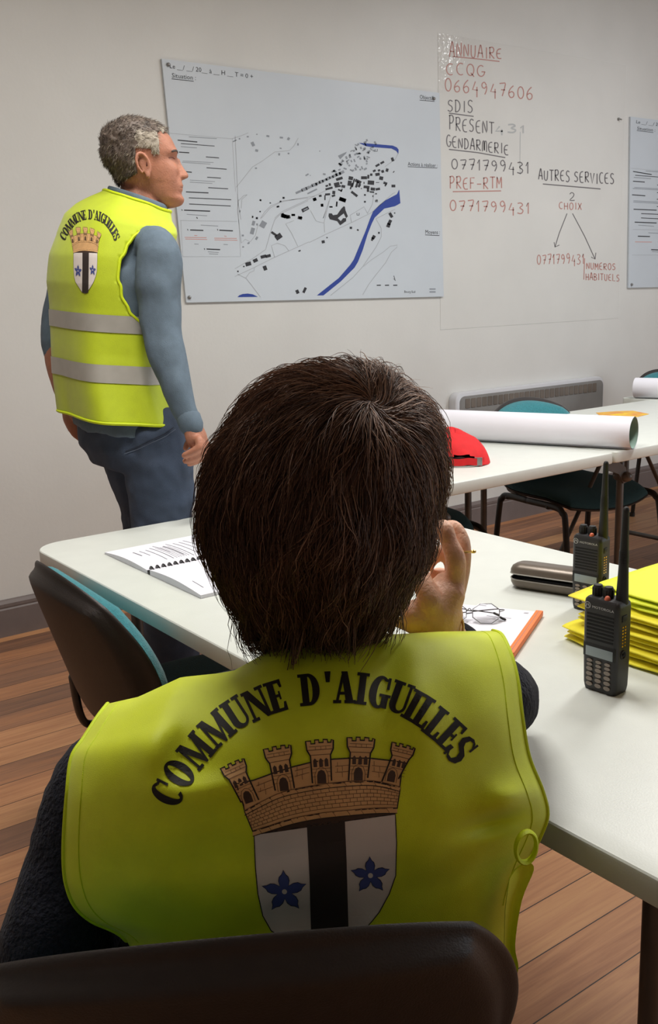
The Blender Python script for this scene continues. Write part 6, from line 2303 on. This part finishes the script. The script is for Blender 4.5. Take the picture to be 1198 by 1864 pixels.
# jeans and shoes
hipc = lambda y, off=0.0: [m_pt(2 * PI * k / 40, y, off) for k in range(40)]
parts = [loft([[m_pt(2 * PI * k / 40, 745, -0.012) for k in range(40)], hipc(778, -0.006), [p + (dep(243, 815, M_D) - dep(236, 778, M_D)) for p in hipc(778, -0.004)], [p + (dep(256, 850, M_D) - dep(236, 778, M_D)) for p in hipc(778, -0.022)]])]
legs_ = []
for (hx, hd_, kx, kd) in ((282, 2.585, 294, 2.60), (236, 2.70, 277, 2.72)):
    h0, h1, kn = dep(hx, 795, hd_), dep((hx + kx) / 2 + 4, 870, hd_ + 0.005), dep(kx, 1010, kd)
    an = Vector((kn.x + 0.03, kn.y + 0.01, 0.07))
    legs_.append((kn, an))
    parts.append(skin_tube([h0, h1, dep(kx, 940, kd), kn, kn.lerp(an, 0.5), an], [0.098, 0.092, 0.084, 0.074, 0.072, 0.068], 20, 6))
jv, jf = fused(parts, 0.007, 5)
jv = [p + (p - Vector((foot.x, foot.y, p.z))).normalized() * (0.006 * noise.noise(Vector((p.x * 10, p.y * 10, p.z * 22))) + 0.004 * noise.noise(p * 34)) for p in jv]
jo = obj('jeans', jv, jf, JEANS, man, True, None, 0)
JB = BVHTree.FromPolygons([tuple(p) for p in jv], jf)
def jfn(off):
    def fn(x, y):
        d = ray(x, y).normalized()
        h = JB.ray_cast(CAM, d)
        q = h[0] if h[0] is not None else JB.find_nearest(CAM + d * 2.5)[0]
        return q - d * off
    return fn
b = MB()
b.line([(228, 822), (250, 814), (275, 802), (300, 790), (316, 778)], 2.0, jfn(0.002), 0, 3)
b.line([(226, 826), (250, 818), (276, 806), (302, 794), (320, 781)], 1.2, jfn(0.002), 1, 3)
b.build('pocket_seam', [mat('dark_denim_seam', srgb(36, 42, 56), 0.9), mat('light_denim_seam', srgb(92, 100, 116), 0.9)], jo, False)
for kn, an in legs_:
    p = Vector((an.x, an.y, 0))
    v_, f_ = loft([ellipse(p + M_F * d_ + Vector((0, 0, h_)), M_L, Vector((0, 0, 1)), a__, b__, 16) for d_, h_, a__, b__ in ((-0.07, 0.045, 0.02, 0.03), (-0.06, 0.05, 0.038, 0.05), (0.0, 0.055, 0.043, 0.055), (0.08, 0.040, 0.048, 0.039), (0.16, 0.03, 0.046, 0.029), (0.21, 0.024, 0.024, 0.02))])
    obj('shoe', v_, f_, SHOE, man)

# skin: head, neck, hands in one body
M_PROF = [(-0.004, 0.066, 0.03, 0.012, 0), (0.003, 0.094, 0.0, 0.030, 0), (0.018, 0.1035, -0.025, 0.043, 0), (0.031, 0.0975, -0.04, 0.050, 0), (0.047, 0.1005, -0.055, 0.055, 0), (0.058, 0.1015, -0.062, 0.058, 0), (0.071, 0.100, -0.072, 0.063, 0), (0.095, 0.095, -0.082, 0.068, 0), (0.120, 0.0895, -0.096, 0.072, 0),
          (0.141, 0.0945, -0.102, 0.0745, 0), (0.165, 0.087, -0.103, 0.075, 0), (0.188, 0.074, -0.097, 0.072, 0), (0.208, 0.045, -0.078, 0.060, 0), (0.220, 0.010, -0.050, 0.040, 0), (0.225, -0.02, -0.035, 0.010, 0)]
h_or = dep(268, 378, M_D + 0.005)
hmx = head_matrix(h_or, (0.90, -0.40), math.radians(-1), 0)
mparts = place(head_mesh(M_PROF, 1.0, ear=True, dx=0.0095), hmx)
mparts.append(skin_tube([dep(266, 320, M_D + 0.01), dep(262, 345, M_D + 0.005), dep(256, 372, M_D), dep(250, 400, M_D)], [(0.060, 0.062), (0.060, 0.063), (0.060, 0.062), (0.075, 0.07)], 20, 5))
def hm_(x, y, dd=0.0):
    return dep(x, y, 2.45 + dd)
mparts.append(skin_tube([AR[-2].lerp(AR[-1], 0.6), hm_(347, 769), hm_(353, 784), hm_(358, 798), hm_(362, 812)], [(0.025, 0.023), (0.024, 0.021), (0.029, 0.022), (0.032, 0.022), (0.026, 0.018)], 18, 4))
for (a0, a1, a2, a3, r_) in (((362, 800, -0.028), (363, 814, -0.034), (352, 822, -0.032), (336, 829, -0.028), 0.0105), ((366, 806, -0.010), (368, 820, -0.012), (356, 832, -0.012), (338, 839, -0.010), 0.0108),
                             ((370, 806, 0.008), (373, 823, 0.008), (362, 836, 0.008), (345, 844, 0.008), 0.0104), ((372, 800, 0.024), (375, 817, 0.026), (368, 830, 0.026), (354, 840, 0.024), 0.0094)):
    mparts.append(skin_tube([hm_(*a0), hm_(*a1), hm_(*a2), hm_(*a3)], [r_ * 1.08, r_ * 1.05, r_, r_ * 0.8], 12, 5))
mparts.append(skin_tube([hm_(356, 784, 0.016), hm_(349, 798, 0.030), hm_(342, 808, 0.032), hm_(338, 816, 0.030)], [0.0125, 0.0105, 0.0092, 0.0075], 12, 5))
def hl_(x, y, dd=0.0):
    return dep(x, y, 2.80 + dd)
mparts.append(skin_tube([dep(101, 620, 2.82), dep(104, 660, 2.81), hl_(116, 710), hl_(126, 738), hl_(134, 758), hl_(142, 778)], [0.035, 0.034, 0.029, 0.025, 0.032, 0.030], 16, 5))
for i, (dx_, dy_, ln) in enumerate(((-8, 2, 0.9), (-3, 5, 1.0), (3, 5, 1.0), (8, 2, 0.85))):
    p0 = (138 + dx_, 776 + dy_, -0.012 + 0.011 * i)
    mparts.append(skin_tube([hl_(*p0), hl_(p0[0] + 6 * ln, p0[1] + 12 * ln, p0[2]), hl_(p0[0] + 16 * ln, p0[1] + 20 * ln, p0[2]), hl_(p0[0] + 25 * ln, p0[1] + 23 * ln, p0[2])], [0.0108, 0.0104, 0.0096, 0.008], 12, 5))
mparts.append(skin_tube([hl_(134, 756, -0.03), hl_(146, 770, -0.045), hl_(154, 784, -0.046), hl_(160, 794, -0.042)], [0.0135, 0.012, 0.0105, 0.0085], 12, 5))
# trunk under the clothes
mparts.append(loft([[m_pt(2 * PI * k / 32, r, -0.03) for k in range(32)] for r in (770, 700, 600, 500, 440, 405, 385, 368)]))
mbv, mbf = fused(mparts, 0.0034, 2)
obj('body', mbv, mbf, SKIN_M, man, True, None, 0)
# face details
LIDM = mat('shaded_eyelid_skin', srgb(112, 66, 54), 0.6)
inv = hmx.inverted()
bb = BVHTree.FromPolygons([tuple(p) for p in mbv], mbf)
for sy in (-1, 1):
    ec = hmx @ Vector((0.0655, sy * 0.030, 0.1205))
    b = MB()
    b.add(*loft([ellipse(ec + (hmx.to_3x3() @ Vector((d_, 0, 0))), hmx.to_3x3() @ Vector((0, 1, 0)), Vector((0, 0, 1)), r_, r_, 20) for d_, r_ in ((-0.0105, 0.002), (-0.006, 0.0088), (0, 0.0108), (0.006, 0.0088), (0.0092, 0.0050), (0.0105, 0.001))]), 0)
    eo = b.build('eye', [mat('eye_white', srgb(225, 220, 212), 0.2)], man)
    b = MB()
    b.add(*loft([ellipse(ec + (hmx.to_3x3() @ Vector((d_, 0, 0))), hmx.to_3x3() @ Vector((0, 1, 0)), Vector((0, 0, 1)), r_, r_, 16) for d_, r_ in ((0.0080, 0.0054), (0.0098, 0.0044), (0.0108, 0.001))]), 0)
    b.build('iris', [mat('grey_brown_iris', srgb(60, 50, 46), 0.2)], eo)
    b = MB()
    P = []
    for k in range(7):
        q = hmx @ Vector((0.15, sy * (0.020 + 0.004 * k), 0.1235 + 0.002 * math.sin(k / 6 * PI)))
        hit = bb.ray_cast(q, hmx.to_3x3() @ Vector((-1, 0, 0)))
        if hit[0] is not None: P.append(hit[0])
    if len(P) > 3:
        b.tube(P, [(0.0016, 0.0013)] * len(P), 8)
        b.build('eyelid', LIDM, man)
    b = MB()
    P = []
    for k in range(7):
        q = hmx @ Vector((0.15, sy * (0.018 + 0.0045 * k), 0.139 + 0.004 * math.sin(k / 6 * PI)))
        hit = bb.ray_cast(q, hmx.to_3x3() @ Vector((-1, 0, 0)))
        if hit[0] is not None: P.append(hit[0])
    if len(P) > 3:
        b.tube(P, [(0.0014, 0.0028)] * len(P), 8)
        b.build('eyebrow', GREYH[2], man)
b = MB()
P = []
for k in range(9):
    q = hmx @ Vector((0.15, -0.023 + 0.046 * k / 8, 0.0495))
    hit = bb.ray_cast(q, hmx.to_3x3() @ Vector((-1, 0, 0)))
    if hit[0] is not None: P.append(hit[0] - hmx.to_3x3() @ Vector((0.0012, 0, 0)))
b.tube(P, [(0.0016, 0.0012)] * len(P), 6)
b.build('mouth_line', mat('dark_lip_line', srgb(120, 62, 54), 0.6), man)
for sy in (-1, 1):
    b = MB()
    q = hmx @ Vector((0.006, sy * 0.2, 0.104))
    hit = bb.ray_cast(q, hmx.to_3x3() @ Vector((0, -sy, 0)))
    if hit[0] is not None:
        b.tube([hit[0] + (hmx.to_3x3() @ Vector((0, -sy * 0.002, -0.004))), hit[0] + (hmx.to_3x3() @ Vector((0.001, -sy * 0.002, 0.004)))], 0.0030, 10)
        b.build('ear_canal', mat('deep_shadowed_skin', srgb(96, 50, 40), 0.8), man)
# cropped hair
def hair_at(q):
    x, y, z = q.x, abs(q.y), q.z
    if z < 0.03: return False
    if x > 0.040: return z > 0.185 + (x - 0.045) * 0.45 + 0.006 * math.sin(x * 300) and y < 0.066
    if x > 0.020: return z > 0.128
    if x > -0.020: return z > 0.144
    return z > 0.083 + (x + 0.020) * 0.42
M2 = MB()
hb_ = bmesh.new()
Hv = {}
hvl, hfl = [], []
for f in mbf:
    c = sum((mbv[i] for i in f), Vector()) / len(f)
    q = inv @ c
    if -0.15 < q.x < 0.12 and abs(q.y) < 0.079 and q.z < 0.24 and hair_at(q):
        ids = []
        for i in f:
            if i not in Hv:
                Hv[i] = len(hvl); hvl.append(i)
            ids.append(Hv[i])
        hfl.append(tuple(ids))
hc = hmx @ Vector((-0.02, 0, 0.12))
hpts = []
rim = {}
for f in hfl:
    for x, y in zip(f, f[1:] + f[:1]):
        rim.setdefault(frozenset((x, y)), 0)
        rim[frozenset((x, y))] += 1
rimv = {i for e, n_ in rim.items() if n_ == 1 for i in e}
for n_, i in enumerate(hvl):
    p = mbv[i]
    d_ = (p - hc).normalized()
    q = inv @ p
    t_ = 0.0008 if n_ in rimv else 0.0055 + 0.004 * max(0, q.z - 0.15) / 0.07 + 0.0035 * noise.noise(p * 70) + 0.002 * noise.noise(p * 160)
    if q.x < -0.09: t_ += 0.003
    hpts.append(p + d_ * t_)
hmi = []
for f in hfl:
    q = inv @ (sum((hpts[i] for i in f), Vector()) / len(f))
    side = q.x > -0.02 + 0.02 * noise.noise(q * 40) and q.z < 0.188 + 0.012 * noise.noise(q * 50)
    edge = q.x > 0.045 and q.z < 0.205
    hmi.append(1 if (side or edge) else (2 if noise.noise(q * 35) > 0.25 else 0))
mh = obj('hair', hpts, hfl, GREYH, man, True, hmi, 0)
HB2 = BVHTree.FromPolygons([tuple(p) for p in hpts], hfl)
sv_, sf_, sm_ = [], [], []
r2 = random.Random(5)
for k in range(5200):
    f = hfl[r2.randrange(len(hfl))]
    p = hpts[f[0]].lerp(hpts[f[2]], r2.random())
    d_ = (p - hc).normalized()
    q = inv @ p
    comb = hmx.to_3x3() @ Vector((0.9 if q.z > 0.16 else -0.5, 0, -0.1 if q.z > 0.16 else -0.9))
    comb = comb - d_ * comb.dot(d_)
    ln = r2.uniform(0.006, 0.014)
    g_ = Vector((r2.uniform(-1, 1), r2.uniform(-1, 1), r2.uniform(-1, 1))) * 0.35
    P = [p - d_ * 0.001]
    for s in range(1, 4):
        P.append(P[-1] + (comb * 0.8 + d_ * 0.45 * (1 - s / 4) + g_).normalized() * (ln / 3))
    side = q.x > -0.02 and q.z < 0.185
    add_strand(P, 0.0005, (1 if r2.random() < 0.8 else 0) if side else r2.choice((0, 0, 2, 2, 1)))
obj('hair_strands', sv_, sf_, GREYH, mh, True, sm_, 0)['kind'] = 'stuff'
